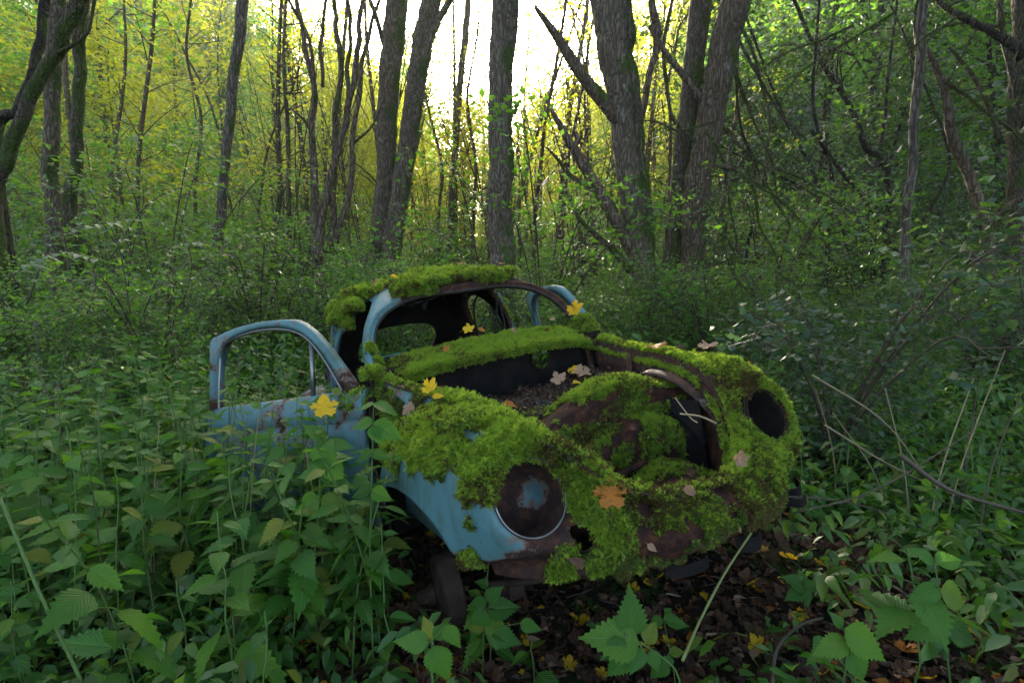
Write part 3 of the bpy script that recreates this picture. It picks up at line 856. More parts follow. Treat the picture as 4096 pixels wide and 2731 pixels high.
def aim(D, roll=None):
    """euler angles that turn +Z to each direction in D with a random roll"""
    D = np.asarray(D, float); D = D / (np.linalg.norm(D, axis=1)[:, None] + 1e-9)
    n = len(D); r = rng.uniform(0, 2 * PI, n) if roll is None else roll
    out = np.zeros((n, 3))
    th = np.arccos(np.clip(D[:, 2], -1, 1)); ph = np.arctan2(D[:, 1], D[:, 0])
    # R = Rz(ph) Ry(th) Rz(r) -> XYZ euler
    cp, sp, ct, st, cr, sr = np.cos(ph), np.sin(ph), np.cos(th), np.sin(th), np.cos(r), np.sin(r)
    m00 = cp * ct * cr - sp * sr; m10 = sp * ct * cr + cp * sr; m20 = -st * cr
    m21 = st * sr; m22 = ct
    out[:, 1] = np.arcsin(np.clip(-m20, -1, 1)); out[:, 0] = np.arctan2(m21, m22); out[:, 2] = np.arctan2(m10, m00)
    return out

# ------------------------------------------------------------------ moss
def moss_tuft(seed, blades=8, L=.0155, W=.0016, spread=1.05, leaflets=3):
    r = np.random.default_rng(seed); m = MB()
    for b in range(blades):
        a = r.uniform(0, 2 * PI); t = r.uniform(.1, spread); l = L * r.uniform(.6, 1.25)
        d = np.array((math.cos(a) * math.sin(t), math.sin(a) * math.sin(t), math.cos(t)))
        s_ = np.cross(d, (0, 0, 1.0)); s_ /= np.linalg.norm(s_) + 1e-9
        b0 = np.array((r.normal(0, .004), r.normal(0, .004), -.004))
        p = [b0, b0 + d * l * .5, b0 + d * l - np.array((0, 0, l * .25 * t))]
        w = W
        m.add([p[0] - s_ * w * .5, p[0] + s_ * w * .5, p[1] + s_ * w * .6, p[1] - s_ * w * .6, p[2]], [(0, 1, 2, 3), (3, 2, 4)])
        n_ = np.cross(d, s_)
        for k in range(leaflets):
            f = .3 + .6 * k / leaflets; q = b0 + d * l * f - np.array((0, 0, l * .25 * t * f * f))
            for sg in (-1, 1):
                e = q + (s_ * sg * .9 + d * .7 + n_ * r.normal(0, .5)) * l * .27
                m.add([q - d * W * .6, q + d * W * .7, e], [(0, 1, 2)])
    return m.mesh('moss_sprig')
tuf_b = [proto('moss_sprig_lit', moss_tuft(i, 8), M['moss']) for i in range(4)]
tuf_d = [proto('moss_sprig_shaded', moss_tuft(10 + i, 7, L=.015), M['moss_shade_dark']) for i in range(3)]
tuf_n = [proto('moss_sprig_dead', moss_tuft(20 + i, 7), M['moss_brown']) for i in range(2)]
MOSS_T = tuf_b + tuf_d + tuf_n

def sample(o, n):
    me = o.data; me.calc_loop_triangles()
    V = np.zeros(len(me.vertices) * 3); me.vertices.foreach_get('co', V); V = V.reshape(-1, 3)
    T = np.zeros(len(me.loop_triangles) * 3, int); me.loop_triangles.foreach_get('vertices', T); T = T.reshape(-1, 3)
    a, b, c = V[T[:, 0]], V[T[:, 1]], V[T[:, 2]]
    nr = np.cross(b - a, c - a); ar = np.linalg.norm(nr, axis=1); nr /= ar[:, None] + 1e-12
    k = rng.choice(len(T), n, p=ar / ar.sum())
    u, v = rng.random(n), rng.random(n); f = u + v > 1; u[f], v[f] = 1 - u[f], 1 - v[f]
    return a[k] + (b - a)[k] * u[:, None] + (c - a)[k] * v[:, None], nr[k], ar.sum() / 2
def fbm(P, s, seed=0.0):
    return np.array([noise.fractal(Vector((p[0] * s + seed, p[1] * s, p[2] * s)), .6, 2.1, 4) for p in P])
UPC = CR.T @ np.array([0, 0, 1.0])       # world up in the car frame
mossP, mossR, mossS, mossT = [], [], [], []
def moss_on(o, dens, mask, thick=.02, hang=.5, dark=0.3, dead=.03, size=1.0, seed=0.0, out=None, flip=1):
    P, Nn, area = sample(o, int(dens * 1.7))
    Nn = Nn * flip; thick = thick * .6
    if out is not None:
        k = out(P, Nn); P, Nn = P[k], Nn[k]
    f = fbm(P, 6, seed); g_ = fbm(P, 22, seed + 7)
    st_ = np.array([noise.fractal(Vector((p[0] * 26, p[1] * 26, p[2] * 4 + 3)), .6, 2.1, 3) for p in P])
    k = mask(P[:, 0], P[:, 1], P[:, 2], f + .4 * g_ + .8 * st_ * (Nn @ UPC < .75), Nn)
    P, Nn, f, g_ = P[k], Nn[k], f[k], g_[k]
    n = len(P)
    if not n: return
    P = P + Nn * .002
    up = Nn @ UPC
    D = Nn * 1.0 - UPC * (hang * np.clip(1 - up, 0, 2))[:, None] + rng.normal(0, .38, (n, 3)) + UPC * .15
    lift = rng.random(n) * thick * np.clip(.75 + .9 * f + .7 * g_, .15, 1.6) * np.clip(up + .55, .25, 1)
    mossP.append(P + Nn * lift[:, None]); mossR.append(aim(D)); mossS.append(size * rng.uniform(.7, 1.3, n))
    pd = np.clip(dark + .45 * (.35 - up) + .5 * g_, 0, 1)  # steep and downward faces get dark sprigs as painted shade
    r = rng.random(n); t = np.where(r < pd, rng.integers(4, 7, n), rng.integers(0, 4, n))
    lf_ = fbm(P, 3.1, seed + 20)
    dd = rng.random(n) < np.clip(dead + (.35 * (f < -.3) + .45 * (lf_ > .38)) * (dead > 0), 0, 1)
    t = np.where(dd, rng.integers(7, 9, n), t)
    mossT.append(t)

def ringd(x, y, z, sx):
    hc = HLC * (sx, 1, 1) - np.array((.050, 0, .0)) * (sx > 0); nn = HLN / np.linalg.norm(HLN)
    D = np.column_stack([x, y, z]) - hc; h = D @ nn
    return np.linalg.norm(D - h[:, None] * nn, axis=1)
K = .45 if QUICK else 1.0
byname = {o.name: o for o in C.objects}
# roof: thick cushions, bare strip at the left front corner and on the right rail
def roofmask(x, y, z, f, n):
    front = y < 1.16
    m = (f > -.42) & (z > 1.12) & (n @ UPC > .05)
    m &= ~((x > .30) & (y < 1.35 + .0 * x) & (n @ UPC < .99))
    m &= ~(front & (x < -.36)) & ~((x < -.40) & (y < 1.10))
    m &= ~(front & (x > -.03) & (x < .05) & (y < 1.06))
    m |= (x > .30) & (y > 1.25) & (z > 1.30) & (f > -.1)
    m &= ~((x < -.50) & (y > 1.75))
    return m
outer = lambda P, n: ((P - np.array((0, 1.5, .7))) * n).sum(1) > .12
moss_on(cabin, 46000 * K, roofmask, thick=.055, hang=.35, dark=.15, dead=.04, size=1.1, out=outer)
def lump(c, r, n, k=(1, 1, .55), **kw):
    n = int(n * 1.35)
    """moss cushion: an ellipsoid heap resting on the sheet metal"""
    c = np.array(c); D = rng.normal(size=(n, 3)); D /= np.linalg.norm(D, axis=1)[:, None]
    D = D[D @ UPC > -.35]; k = np.array(k) * (1, 1, .85)
    P = c + D * np.array(k) * r * (1 + .22 * fbm(D + c, 3)[:, None] + .10 * fbm(D * 2 + c, 5)[:, None]) * rng.uniform(.86, 1, len(D))[:, None]
    mossP.append(P); mossR.append(aim(D + rng.normal(0, .35, D.shape) - UPC * .25 * (1 - D @ UPC)[:, None])); mossS.append(rng.uniform(.7, 1.25, len(D)) * kw.get('size', 1))
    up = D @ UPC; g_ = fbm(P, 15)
    pd = np.clip(kw.get('dark', .12) + .5 * (.2 - up) + .3 * g_, 0, 1); q = rng.random(len(D))  # undersides of the cushion get dark sprigs as painted shade
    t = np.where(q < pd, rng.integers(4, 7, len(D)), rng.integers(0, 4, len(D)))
    lw = fbm(P, 5, 31.0); t = np.where((lw < -.12) & (rng.random(len(D)) < .5), rng.integers(4, 7, len(D)), t)
    t = np.where(rng.random(len(D)) < kw.get('dead', .03) + .5 * (lw > .34), rng.integers(7, 9, len(D)), t); mossT.append(t)
for c, r, n, k in (((-.27,1.0,1.39),.10,1900,(1.15,.8,.50)), ((-.14,.985,1.395),.085,1500,(1,.8,.48)), ((-.05,1.03,1.42),.07,700,(1,.8,.4)), ((-.33,.96,1.36),.06,900,(.9,.7,.7)), ((-.22,.96,1.355),.06,900,(1.2,.6,.7)),
                   ((.10,1.0,1.41),.075,1200,(1,.8,.6)), ((.20,.985,1.385),.085,1800,(1,.8,.8)), ((.29,1.02,1.40),.07,1200,(1,.9,.6)), ((.36,1.1,1.42),.06,800,(1.2,1.2,.5)),
                   ((-.565,1.15,1.335),.075,1300,(.7,1.5,.7)), ((-.60,1.30,1.31),.075,1200,(.6,1.5,.8)), ((-.555,1.36,1.36),.09,1300,(.6,1.2,.7)), ((-.59,1.22,1.25),.06,800,(.5,1,1)),
                   ((-.52,1.6,1.37),.12,1700,(.8,1.4,.6)), ((-.58,1.55,1.30),.09,1300,(.6,1.4,.8)), ((-.50,1.30,1.42),.10,1200,(.9,1.5,.4)), ((-.42,1.42,1.45),.09,900,(1,1.2,.4)),
                   ((.60,.73,1.03),.07,1500,(.9,.9,1.0)), ((.60,.70,1.0),.07,1100,(.9,.8,.8)), ((-.585,.80,1.085),.030,420,(.8,.9,1.9)), ((-.575,.77,1.03),.028,300,(.9,.9,1.4)),
                   ((-.64,.62,.99),.05,900,(1,1,.9))):
    lump(c, r, int(n * K), k)
lump((-.02,1.0,1.40), .055, int(600 * K), (1.3,.7,.5), dead=.85)
lump((-.08,.985,1.36), .03, int(250 * K), (.6,.5,1.6), dead=.9)
lump((.155,.985,1.355), .035, int(380 * K), (.8,.7,1.3), dead=.8)
# cowl
moss_on(cowl, 26000 * K, lambda x, y, z, f, n: (f > -.75), thick=.026, hang=.7, dark=.12, dead=.02, size=1.05, out=lambda P, n: (n @ UPC > -.2) & (n[:, 1] < .5))
moss_on(cowl, 3500 * K, lambda x, y, z, f, n: (z < .985) & (y < .62) & (np.abs(x - .268) > .09), thick=.008, hang=1.2, dark=.3, size=.9)
# flanges of the boot opening
moss_on(flange[-1], 15000 * K, lambda x, y, z, f, n: (f > -.55 + .0 * x) & (n @ UPC > -.1), thick=.035, hang=1.2, dark=.22, dead=.08, size=1.1)
moss_on(flange[1], 16000 * K, lambda x, y, z, f, n: (f > -.6) & (n @ UPC > .45) & (z > .50), thick=.022, hang=.6, dark=.2, dead=.05)
lump((-.53,.30,.885), .055, int(900 * K), (.9,2.2,.6)); lump((-.56,.50,.91), .055, int(800 * K), (.9,1.6,.6)); lump((-.50,.07,.87), .045, int(700 * K), (.9,2.0,.5))
# left fender
def lf(x, y, z, f, n):
    rr = ringd(x, y, z, -1)
    hole_ = ((rr < .107) & (y < -.25)) | ((np.hypot((x + .425) / .034, (z - .505) / .042) < 1) & (y < -.3))
    zb = .745 + .02 * np.sin(x * 60) + .05 * np.sin(x * 23 + 1) - .09 * np.maximum(0, np.sin(x * 17 + y * 9)) + .03 * sm(-x, .72, .76)
    topm = z > zb - .10 * f
    inner_ = (x > -.415 + .02 * f) & (z > .43)
    low = gauss(x, y, z, (-.71, -.2, .50), .07) + .3 * f > .45
    low |= gauss(x, y, z, (-.66, -.33, .46), .05) + .3 * f > .5
    near = (rr < .165) & (z > .67 + .05 * f) & (y < -.3)
    bott = (x > -.50) & (z < .50) & (f > -.05)
    return (topm | inner_ | low | near | bott) & ~hole_
fo = lambda P, n: (n * np.column_stack([P[:, 0] * 0 + np.sign(P[:, 0]) * .5, P[:, 1] * 0 - .8, P[:, 2] * 0 + .6])).sum(1) > -.1
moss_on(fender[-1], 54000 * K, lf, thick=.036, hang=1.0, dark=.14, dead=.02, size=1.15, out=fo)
lump((-.62,.02,.835), .07, int(1000 * K), (.8,1.6,.35)); lump((-.57,-.22,.845), .08, int(1200 * K), (1,1.3,.35))
moss_on(body_side, 16000 * K, lambda x, y, z, f, n: (f > -.25) & (z > .58), thick=.03, hang=1.3, dark=.35, dead=.08, size=1.15, out=lambda P, n: n[:, 0] < .2)
# right fender
def rf(x, y, z, f, n):
    rr = ringd(x, y, z, 1)
    return ~((rr < .102) & (y < -.25)) & ((f > -.12 - .8 * sm(z, .5, .8)))
moss_on(fender[1], 50000 * K, rf, thick=.022, hang=1.1, dark=.26, dead=.08, size=1.1, out=fo)
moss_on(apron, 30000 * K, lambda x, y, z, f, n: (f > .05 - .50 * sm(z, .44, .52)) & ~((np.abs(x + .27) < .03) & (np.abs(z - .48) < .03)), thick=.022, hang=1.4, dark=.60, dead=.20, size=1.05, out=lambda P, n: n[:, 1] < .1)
def wf_(x, y, z, f, n):
    top = (y > -.112) & (z > .62) & ((x > -.02) | (f > .15) & (x > -.2))
    lip = (y < -.10) & (y > -.125) & (x > 0) & (x < .26) & (z > .75 - .05 * np.abs(f))
    ledge = (y < -.112) & (y > -.163) & (z < .70) & (z > .50) & (f > -.35)
    drip = (np.abs(z - .60) < .06 + .04 * f) & (y < -.15) & (f > .0)
    rightlow = (x > .13) & (z < .66) & (f > -.25) & ((np.hypot(x - .40, z - .483) > .060))
    floor = (z < .42) & (f > -.1)
    return top | lip | ledge | drip | rightlow | floor | (f > .62)
moss_on(well, 34000 * K, wf_, thick=.018, hang=1.3, dark=.38, dead=.03, out=lambda P, n: (n @ UPC > -.1) | (n[:, 1] < -.2))
lump((.10,-.075,.805), .055, int(1100 * K), (1.8,1.0,.45)); lump((-.0,-.06,.785), .045, int(700 * K), (1.5,1,.5)); lump((.20,-.09,.785), .055, int(900 * K), (1.3,1,.6))
moss_on(tf, 9000 * K, lambda x, y, z, f, n: (y < .14) & (f > -.1) | ((x < -.40) & (f > -.3)), thick=.02, hang=.2, dark=.45, out=lambda P, n: n[:, 2] > .5)
skn = byname.get('door_skin')
moss_on(skn, 5000 * K, lambda x, y, z, f, n: (z > .86) & (x > -.80) & (f > -.2), thick=.02, hang=1, dark=.3, out=lambda P, n: n[:, 2] > -.2)
mo = scatter('moss', np.concatenate(mossP), np.concatenate(mossR), np.concatenate(mossS), MOSS_T, parent=car, tid=np.concatenate(mossT))
print('moss tufts', sum(len(p) for p in mossP))
# crumbs, needles and rotting leaf bits in the boot
def crumb(seed):
    r = np.random.default_rng(seed); m = MB()
    for _ in range(5):
        c = r.normal(0, .008, 3); d = r.normal(size=3); d /= np.linalg.norm(d); l = r.uniform(.006, .022); w = r.uniform(.0015, .005)
        s_ = np.cross(d, r.normal(size=3)); s_ /= np.linalg.norm(s_)
        m.add([c - d * l, c + s_ * w, c + d * l, c - s_ * w], [(0, 1, 2, 3)])
    return m.mesh('crumb')
cr_ = [proto('crumb', crumb(i), M[k]) for i, k in enumerate(('leaf_dark', 'leaf_brown', 'twig', 'leaf_dark'))]
P, Nn, _ = sample(tf, 5000)
k = Nn[:, 2] > .5; P = P[k]; P[:, 2] += rng.uniform(0, .012, len(P)) + .03 * np.clip(fbm(P, 7), 0, 1)
scatter('debris', P, rng.uniform(0, 6, (len(P), 3)), rng.uniform(.6, 1.5, len(P)), cr_, parent=car)
# ------------------------------------------------------------------ nettles and other ground plants
def leaf_mesh(L=1.0, W=.5, teeth=9, seg=9, fold=.25, droop=.35, serr=.06, twist=0.0, seed=0, point=1.5):
    """a serrated leaf: midrib along +X, veins by UV; returns V, F, UV"""
    r = np.random.default_rng(seed)
    V, F, UV = [], [], []
    xs_ = np.linspace(0, 1, seg + 1)
    def base(x): return W * .5 * (math.sin(PI * min(1, x)**.62))**.9 * (1 - x**3 * .55) if 0 < x < 1 else 0
    n = 2 * teeth
    for side in (1, -1):
        off = len(V)
        ms = [(i / n) for i in range(n + 1)]
        for i, x in enumerate(ms):
            w = base(x)
            tw = w + (serr * .5 if i % 2 else -serr * .5) * min(1, w / (.3 * W)) * (1 if 0 < i < n else 0)
            xx = x + (.03 if i % 2 else 0)
            z_edge = fold * w + .012 * math.sin(9 * x + side) - droop * x * x
            V.append((x, 0, -droop * x * x)); UV.append((x, 0))
            V.append((x, side * w * .5, fold * w * .45 - droop * x * x + .018 * math.sin(i * PI))); UV.append((x, side * .25))
            V.append((xx, side * tw, z_edge)); UV.append((x + .02, side * .5))
        for i in range(n):
            a = off + i * 3
            q1 = (a, a + 3, a + 4, a + 1); q2 = (a + 1, a + 4, a + 5, a + 2)
            F += [q1, q2] if side > 0 else [q1[::-1], q2[::-1]]
    V = np.array(V) * L
    return V, F, UV
def low_leaf(L=1.0, W=.5, fold=.2, droop=.3):
    V = np.array([(0,0,0),(.3,W*.42,fold*W*.4-droop*.09),(.3,-W*.42,fold*W*.4-droop*.09),(.42,0,-droop*.18),(.68,W*.32,fold*W*.3-droop*.46),(.68,-W*.32,fold*W*.3-droop*.46),(1,0,-droop)]) * L
    return V, [(0,3,1),(0,2,3),(3,4,1),(3,2,5),(3,6,4),(3,5,6)], [(v[0]/L, v[1]/L) for v in V]
def rotm(e): return np.array(Euler(e).to_matrix())

# a leaf with its short stalk, shared by every near plant
LEAVES = []
for i in range(5):
    m = MB(); V, F, UV = leaf_mesh(1, (.55, .60, .50, .62, .56)[i], teeth=8 + i % 3, fold=(.25, .15, .35, .05, .2)[i], droop=(.12, .28, .05, .45, .2)[i], serr=.07, seed=i)
    V = V + np.array((.18, 0, 0)); m.add(V, F, UV)
    t0 = np.array([(0, 0, 0), (.1, 0, .02), (.2, 0, 0)]); b = m.n
    m.tube(t0, .014, 4, cap=False); m.UV += [(0, .01)] * (m.n - b)
    me = m.mesh('leaf'); me.materials.append(M['nettle']); me.polygons.foreach_set('use_smooth', [True] * len(me.polygons)); LEAVES.append(me)
LOWL = []
for i in range(3):
    m = MB(); V, F, UV = low_leaf(1, .55, (.2, .4, .1)[i], (.25, .4, .6)[i]); m.add(V + np.array((.15, 0, 0)), F, UV)
    LOWL.append((V + np.array((.15, 0, 0)), F, UV))

def nettle_layout(h, seed, nodes=None, leaf=.085, bare=.35, lean=.12):
    """stem curve and leaf placements (pos, euler, size)"""
    r = np.random.default_rng(seed)
    n = nodes or max(4, int(h / .085))
    a = r.uniform(0, 2 * PI); l = r.uniform(.3, 1) * lean
    ts = np.linspace(0, 1, 8)
    st = np.array([(math.cos(a) * l * h * t * t + r.normal(0, .004), math.sin(a) * l * h * t * t + r.normal(0, .004), h * t) for t in ts])
    out = []; ph = r.uniform(0, PI)
    for k in range(n):
        t = bare + (1 - bare) * (k + .5) / n
        p = np.array([np.interp(t, ts, st[:, c]) for c in range(3)])
        s_ = leaf * (1.15 - .75 * max(0, (t - .55) / .45)**1.3) * (.65 + .35 * min(1, (t - bare) / .15))
        for q in (0, PI):
            if r.random() < .08: continue
            pitch = -.05 + .38 * (1 - t) + r.normal(0, .2) - .3 * (t > .9)
            out.append((p, (r.normal(0, .3), pitch, ph + q + r.normal(0, .25)), s_ * r.uniform(.8, 1.15)))
        ph += PI / 2 + r.normal(0, .15)
    return st, out
def stem_mesh(st, r0, r1, n=5):
    m = MB(); m.tube(catmull(st, 12), np.linspace(r0, r1, 12), n, cap=False); return m

def make_nettle(h, seed, leaf=.085, bare=.35, nodes=None, lean=.12):
    st, L = nettle_layout(h, seed, nodes, leaf, bare, lean)
    root = mkobj('nettle', stem_mesh(st, .0035, .0018), M['stem'])
    kids = []
    r = random.Random(seed)
    for p, e, s_ in L:
        o = bpy.data.objects.new('leaf', LEAVES[r.randrange(5)]); C.objects.link(o); o.parent = root
        o.location = p; o.rotation_euler = e; o.scale = (s_, s_, s_)
        kids.append(o)
    return root, kids
def copy_nettle(src):
    r = src[0].copy(); C.objects.link(r); ks = []
    for k in src[1]:
        c = k.copy(); C.objects.link(c); c.parent = r; ks.append(c)
    return r, ks

def low_nettle_mesh(h, seed, leaf=.085, bare=.3, hi=False):
    st, L = nettle_layout(h, seed, None, leaf, bare)
    m = MB(); m.tube(catmull(st, 6), np.linspace(.0035, .0018, 6), 3, cap=False); m.UV = [(0, 0)] * m.n
    for p, e, s_ in L:
        if hi:
            V, F, UV = leaf_mesh(1, .56, teeth=5, fold=.25, droop=.35, serr=.05); V = V + np.array((.15, 0, 0))
        else:
            V, F, UV = LOWL[int(rng.integers(0, 3))]
        m.add(V * s_ @ rotm(e).T + p, F, UV)
    return m.mesh('nettle')

def in_car(x, y, pad=0.0):
    c = w2c(np.column_stack([x, y, np.zeros(len(x)) + .3]))
    return (np.abs(c[:, 0]) < .74 + pad) & (c[:, 1] > -.62 - pad) & (c[:, 1] < 3.3 + pad)
def door_line(x, y, z=.8):
    """distance to the left door's plane segment"""
    a = c2w([(-.665, .60, .8)])[0][:2]; th = rad(38); b = c2w([(-.665 - .975 * math.sin(th), .60 + .975 * math.cos(th), .8)])[0][:2]
    d = b - a; P = np.column_stack([x, y]) - a; t = np.clip(P @ d / (d @ d), 0, 1)
    return np.hypot(*(P - t[:, None] * d).T)

# --- fields of plants ------------------------------------------------
def poisson(n, xr, yr, dmin):
    pts = []; cell = {}
    for _ in range(n):
        x, y = rng.uniform(*xr), rng.uniform(*yr); k = (int(x / dmin), int(y / dmin))
        if all((x - q[0])**2 + (y - q[1])**2 > dmin * dmin for i in (-1, 0, 1) for j in (-1, 0, 1) for q in cell.get((k[0] + i, k[1] + j), ())):
            cell.setdefault(k, []).append((x, y)); pts.append((x, y))
    return np.array(pts)
def vis(x, y, m=.15): return np.abs(x) < .96 * y + m + .12

near_specs = []   # x, y, h, zone
# left bank in front of the open door, dense
P = poisson(2600, (-2.5, -.28), (1.12, 3.2), .105)
for x, y in P:
    if not vis(x, y) or in_car(np.array([x]), np.array([y]), .03)[0] or door_line(np.array([x]), np.array([y]))[0] < .08: continue
    u = x / y
    top = np.interp(u, (-.9, -.62, -.45, -.28, -.2), (.92, .88, .82, .76, .66))      # how high they may stand before they hide the door
    if y < 1.5: top *= .62
    if u > -.30 and y < 2.0: top = min(top, .66)
    if u > -.24: continue
    if y < 1.65 and rng.random() < .66: continue
    if y < 1.72 and u > -.46 and rng.random() < .8: continue
    near_specs.append((x, y, top * rng.uniform(.72, 1.04), 'left'))
# right side between fender and frame edge
P = poisson(700, (.95, 3.0), (1.35, 3.6), .17)
for x, y in P:
    if not vis(x, y) or in_car(np.array([x]), np.array([y]), .05)[0]: continue
    c = w2c(np.array([[x, y, .2]]))[0]
    if c[1] < -.45 and c[0] < .9 and y < 2.2: continue
    h = rng.uniform(.28, .52) if x / y < .8 else rng.uniform(.3, .62)
    if y < 1.8 and rng.random() < .35: continue
    near_specs.append((x, y, h, 'right'))
near_specs.sort(key=lambda s_: math.hypot(s_[0], s_[1]))
near_specs = near_specs[:255]
protoN = [make_nettle(.75, 100 + i, leaf=.088 + .012 * (i % 3), bare=(.25, .4, .3, .35, .2, .45)[i], nodes=7 + i % 3) for i in range(6)]
protoL = [make_nettle(.38, 200 + i, leaf=.085, bare=.15, nodes=4 + i % 2) for i in range(4)]
usedN = set()
def nlabel(x, y, h, lean=0.0, bare=None):
    px = 2048 + FPX * x / y
    sz = 'knee-high' if h < .45 else 'waist-high' if h < .68 else 'tall'
    row = 'in the front row' if y < 1.6 else 'in the second row' if y < 2.1 else 'in the rear row' if y < 2.8 else 'far back'
    wh = ('at the left edge of the picture' if px < 230 else 'near the left edge of the picture' if px < 500 else 'left of the open door' if px < 800 else 'before the outer half of the open door' if px < 1080 else 'before the hinge side of the open door' if px < 1350 else
          'beside the left fender' if px < 2000 else 'before the nose of the wreck' if px < 2900 else 'beside the right fender' if px < 3300 else 'among the dry stalks on the right' if px < 3750 else 'at the right edge of the picture')
    ln = 'upright' if abs(lean) < .045 else 'slightly right-leaning' if lean > 0 else 'slightly left-leaning'
    bb = '' if bare is None else ' bushy' if bare < .3 else ' leggy' if bare > .38 else ''
    return f"{ln.replace('slightly ', '')} {sz}{bb} nettle {row.replace('in the ', '')} {wh.replace('of the picture', '')}".strip()
GRP = {'left': 'nettles in front of the open door', 'right': 'nettles beside the right fender'}
for x, y, h, zone in near_specs:
    pool, h0 = (protoN, .75) if h > .5 else (protoL, .38)
    i = int(rng.integers(0, len(pool)))
    src = pool[i]
    nb = src if (h0, i) not in usedN else copy_nettle(src)
    usedN.add((h0, i))
    r = nb[0]; s_ = h / h0
    r.location = (x, y, gzf(x, y) - .01); r.rotation_euler = (rng.normal(0, .06), rng.normal(0, .08), rng.uniform(0, 6.28))
    pass
    k = min(1.15, max(.7, s_)) / s_
    r.scale = (s_ * (1 if s_ > .9 else 1.0), s_, s_)
    tag(r, nlabel(x, y, h, r.rotation_euler[1], ((.25, .4, .3, .35, .2, .45)[i] if h0 == .75 else .15)), 'nettle', GRP[zone])
for pool, h0 in ((protoN, .75), (protoL, .38)):
    for i, src in enumerate(pool):
        if (h0, i) not in usedN:
            for k in src[1]: bpy.data.objects.remove(k)
            bpy.data.objects.remove(src[0])

# mid-distance nettles: separate plants, shared meshes
LOWM = []
for i in range(8):
    me = low_nettle_mesh(.8, 300 + i, leaf=.10, hi=True); me.materials.append(M['nettle_far']); LOWM.append(me)
mids = []
P = poisson(5000, (-7, 7), (2.4, 7.5), .20)
for x, y in P:
    if not vis(x, y) or in_car(np.array([x]), np.array([y]), .06)[0] or door_line(np.array([x]), np.array([y]))[0] < .1: continue
    if any((x - q[0])**2 + (y - q[1])**2 < .02 for q in near_specs): continue
    mids.append((x, y))
mids.sort(key=lambda q: math.hypot(*q))
mh = lambda x, y: rng.uniform(.45, .80) * (1 if x < 0 else .95)
m_near, m_far = mids[:40], mids[40:]
for x, y in m_near:
    o = bpy.data.objects.new('nettle', LOWM[int(rng.integers(0, 8))]); C.objects.link(o)
    s_ = mh(x, y) / .8; o.location = (x, y, gzf(x, y) - .01); o.scale = (s_, s_, s_); o.rotation_euler = (rng.normal(0, .1), rng.normal(0, .1), rng.uniform(0, 6.28))
    tag(o, nlabel(x, y, s_ * .8, o.rotation_euler[1]).replace('before the', 'behind the'), 'nettle', 'nettles behind the wreck' if x > -.9 else 'nettles behind the open door')
far = list(m_far)
for x, y in poisson(14000, (-19, 19), (7.2, 15), .30):
    if vis(x, y, 5): far.append((x, y))
for x, y in poisson(5000, (-11, 11), (.6, 7.4), .30):
    if vis(x, y, -.12 + 6) and not vis(x, y, .35): far.append((x, y))
far = np.array(far)
npro = []
for i in range(6):
    npro.append(proto('nettle_far', low_nettle_mesh(.75, 400 + i, leaf=.11), M['nettle_far']))
print('near nettles', len(near_specs), 'mid', len(m_near), 'far', len(far))
o = scatter('nettle_undergrowth', np.column_stack([far, gz(far[:, 0], far[:, 1])]), np.column_stack([rng.normal(0, .12, (len(far), 2)), rng.uniform(0, 6.28, len(far))]),
        rng.uniform(.65, 1.15, len(far)), npro)
tag(o, 'carpet of nettles reaching back between the trees')

# low ground cover: small leafy shoots everywhere
def shoot(seed, L=.05, n=9, h=.14):
    r = np.random.default_rng(seed); m = MB(); m.UV = []
    for k in range(n):
        a = r.uniform(0, 6.28); z = h * r.uniform(.15, 1); rr = r.uniform(0, .05)
        V, F, UV = LOWL[int(r.integers(0, 3))]
        s_ = L * r.uniform(.6, 1.2)
        m.add(V * s_ @ rotm((r.normal(0, .3), r.uniform(-.2, .6), a)).T + np.array((math.cos(a) * rr, math.sin(a) * rr, z)), F, UV)
    return m.mesh('shoot')
spro = [proto('shoot', shoot(i, .055, 9, .15), M['nettle_far']) for i in range(4)] + [proto('shoot', shoot(10 + i, .045, 8, .25), M['bush_leaf']) for i in range(3)]
n = 44000 if not QUICK else 12000
yy = .9 + 24 * rng.random(n)**1.7; xx = (rng.random(n) * 2 - 1) * (yy * 1.25 + 1.6)
c = w2c(np.column_stack([xx, yy, yy * 0 + .2]))
keep = ~in_car(xx, yy, -.02)
fr = (yy < 2.6) & (xx > -.55) & (xx < 1.5)                         # open litter in front of the car
keep &= ~(fr & (rng.random(n) < .80)) & ~((yy < 1.7) & (rng.random(n) < .6))
inc = in_car(xx, yy, -.05) & (c[:, 1] > .75) & (c[:, 1] < 2.5) & (rng.random(n) < .8)
xx, yy = xx[keep], yy[keep]
zz = gz(xx, yy) + rng.uniform(0, .25, len(xx)) * (yy > 3)
o = scatter('ground_cover', np.column_stack([xx, yy, zz]), np.column_stack([rng.normal(0, .25, (len(xx), 2)), rng.uniform(0, 6.28, len(xx))]), rng.uniform(.6, 1.5, len(xx)), spro)
tag(o, 'low leafy ground cover over the forest floor')

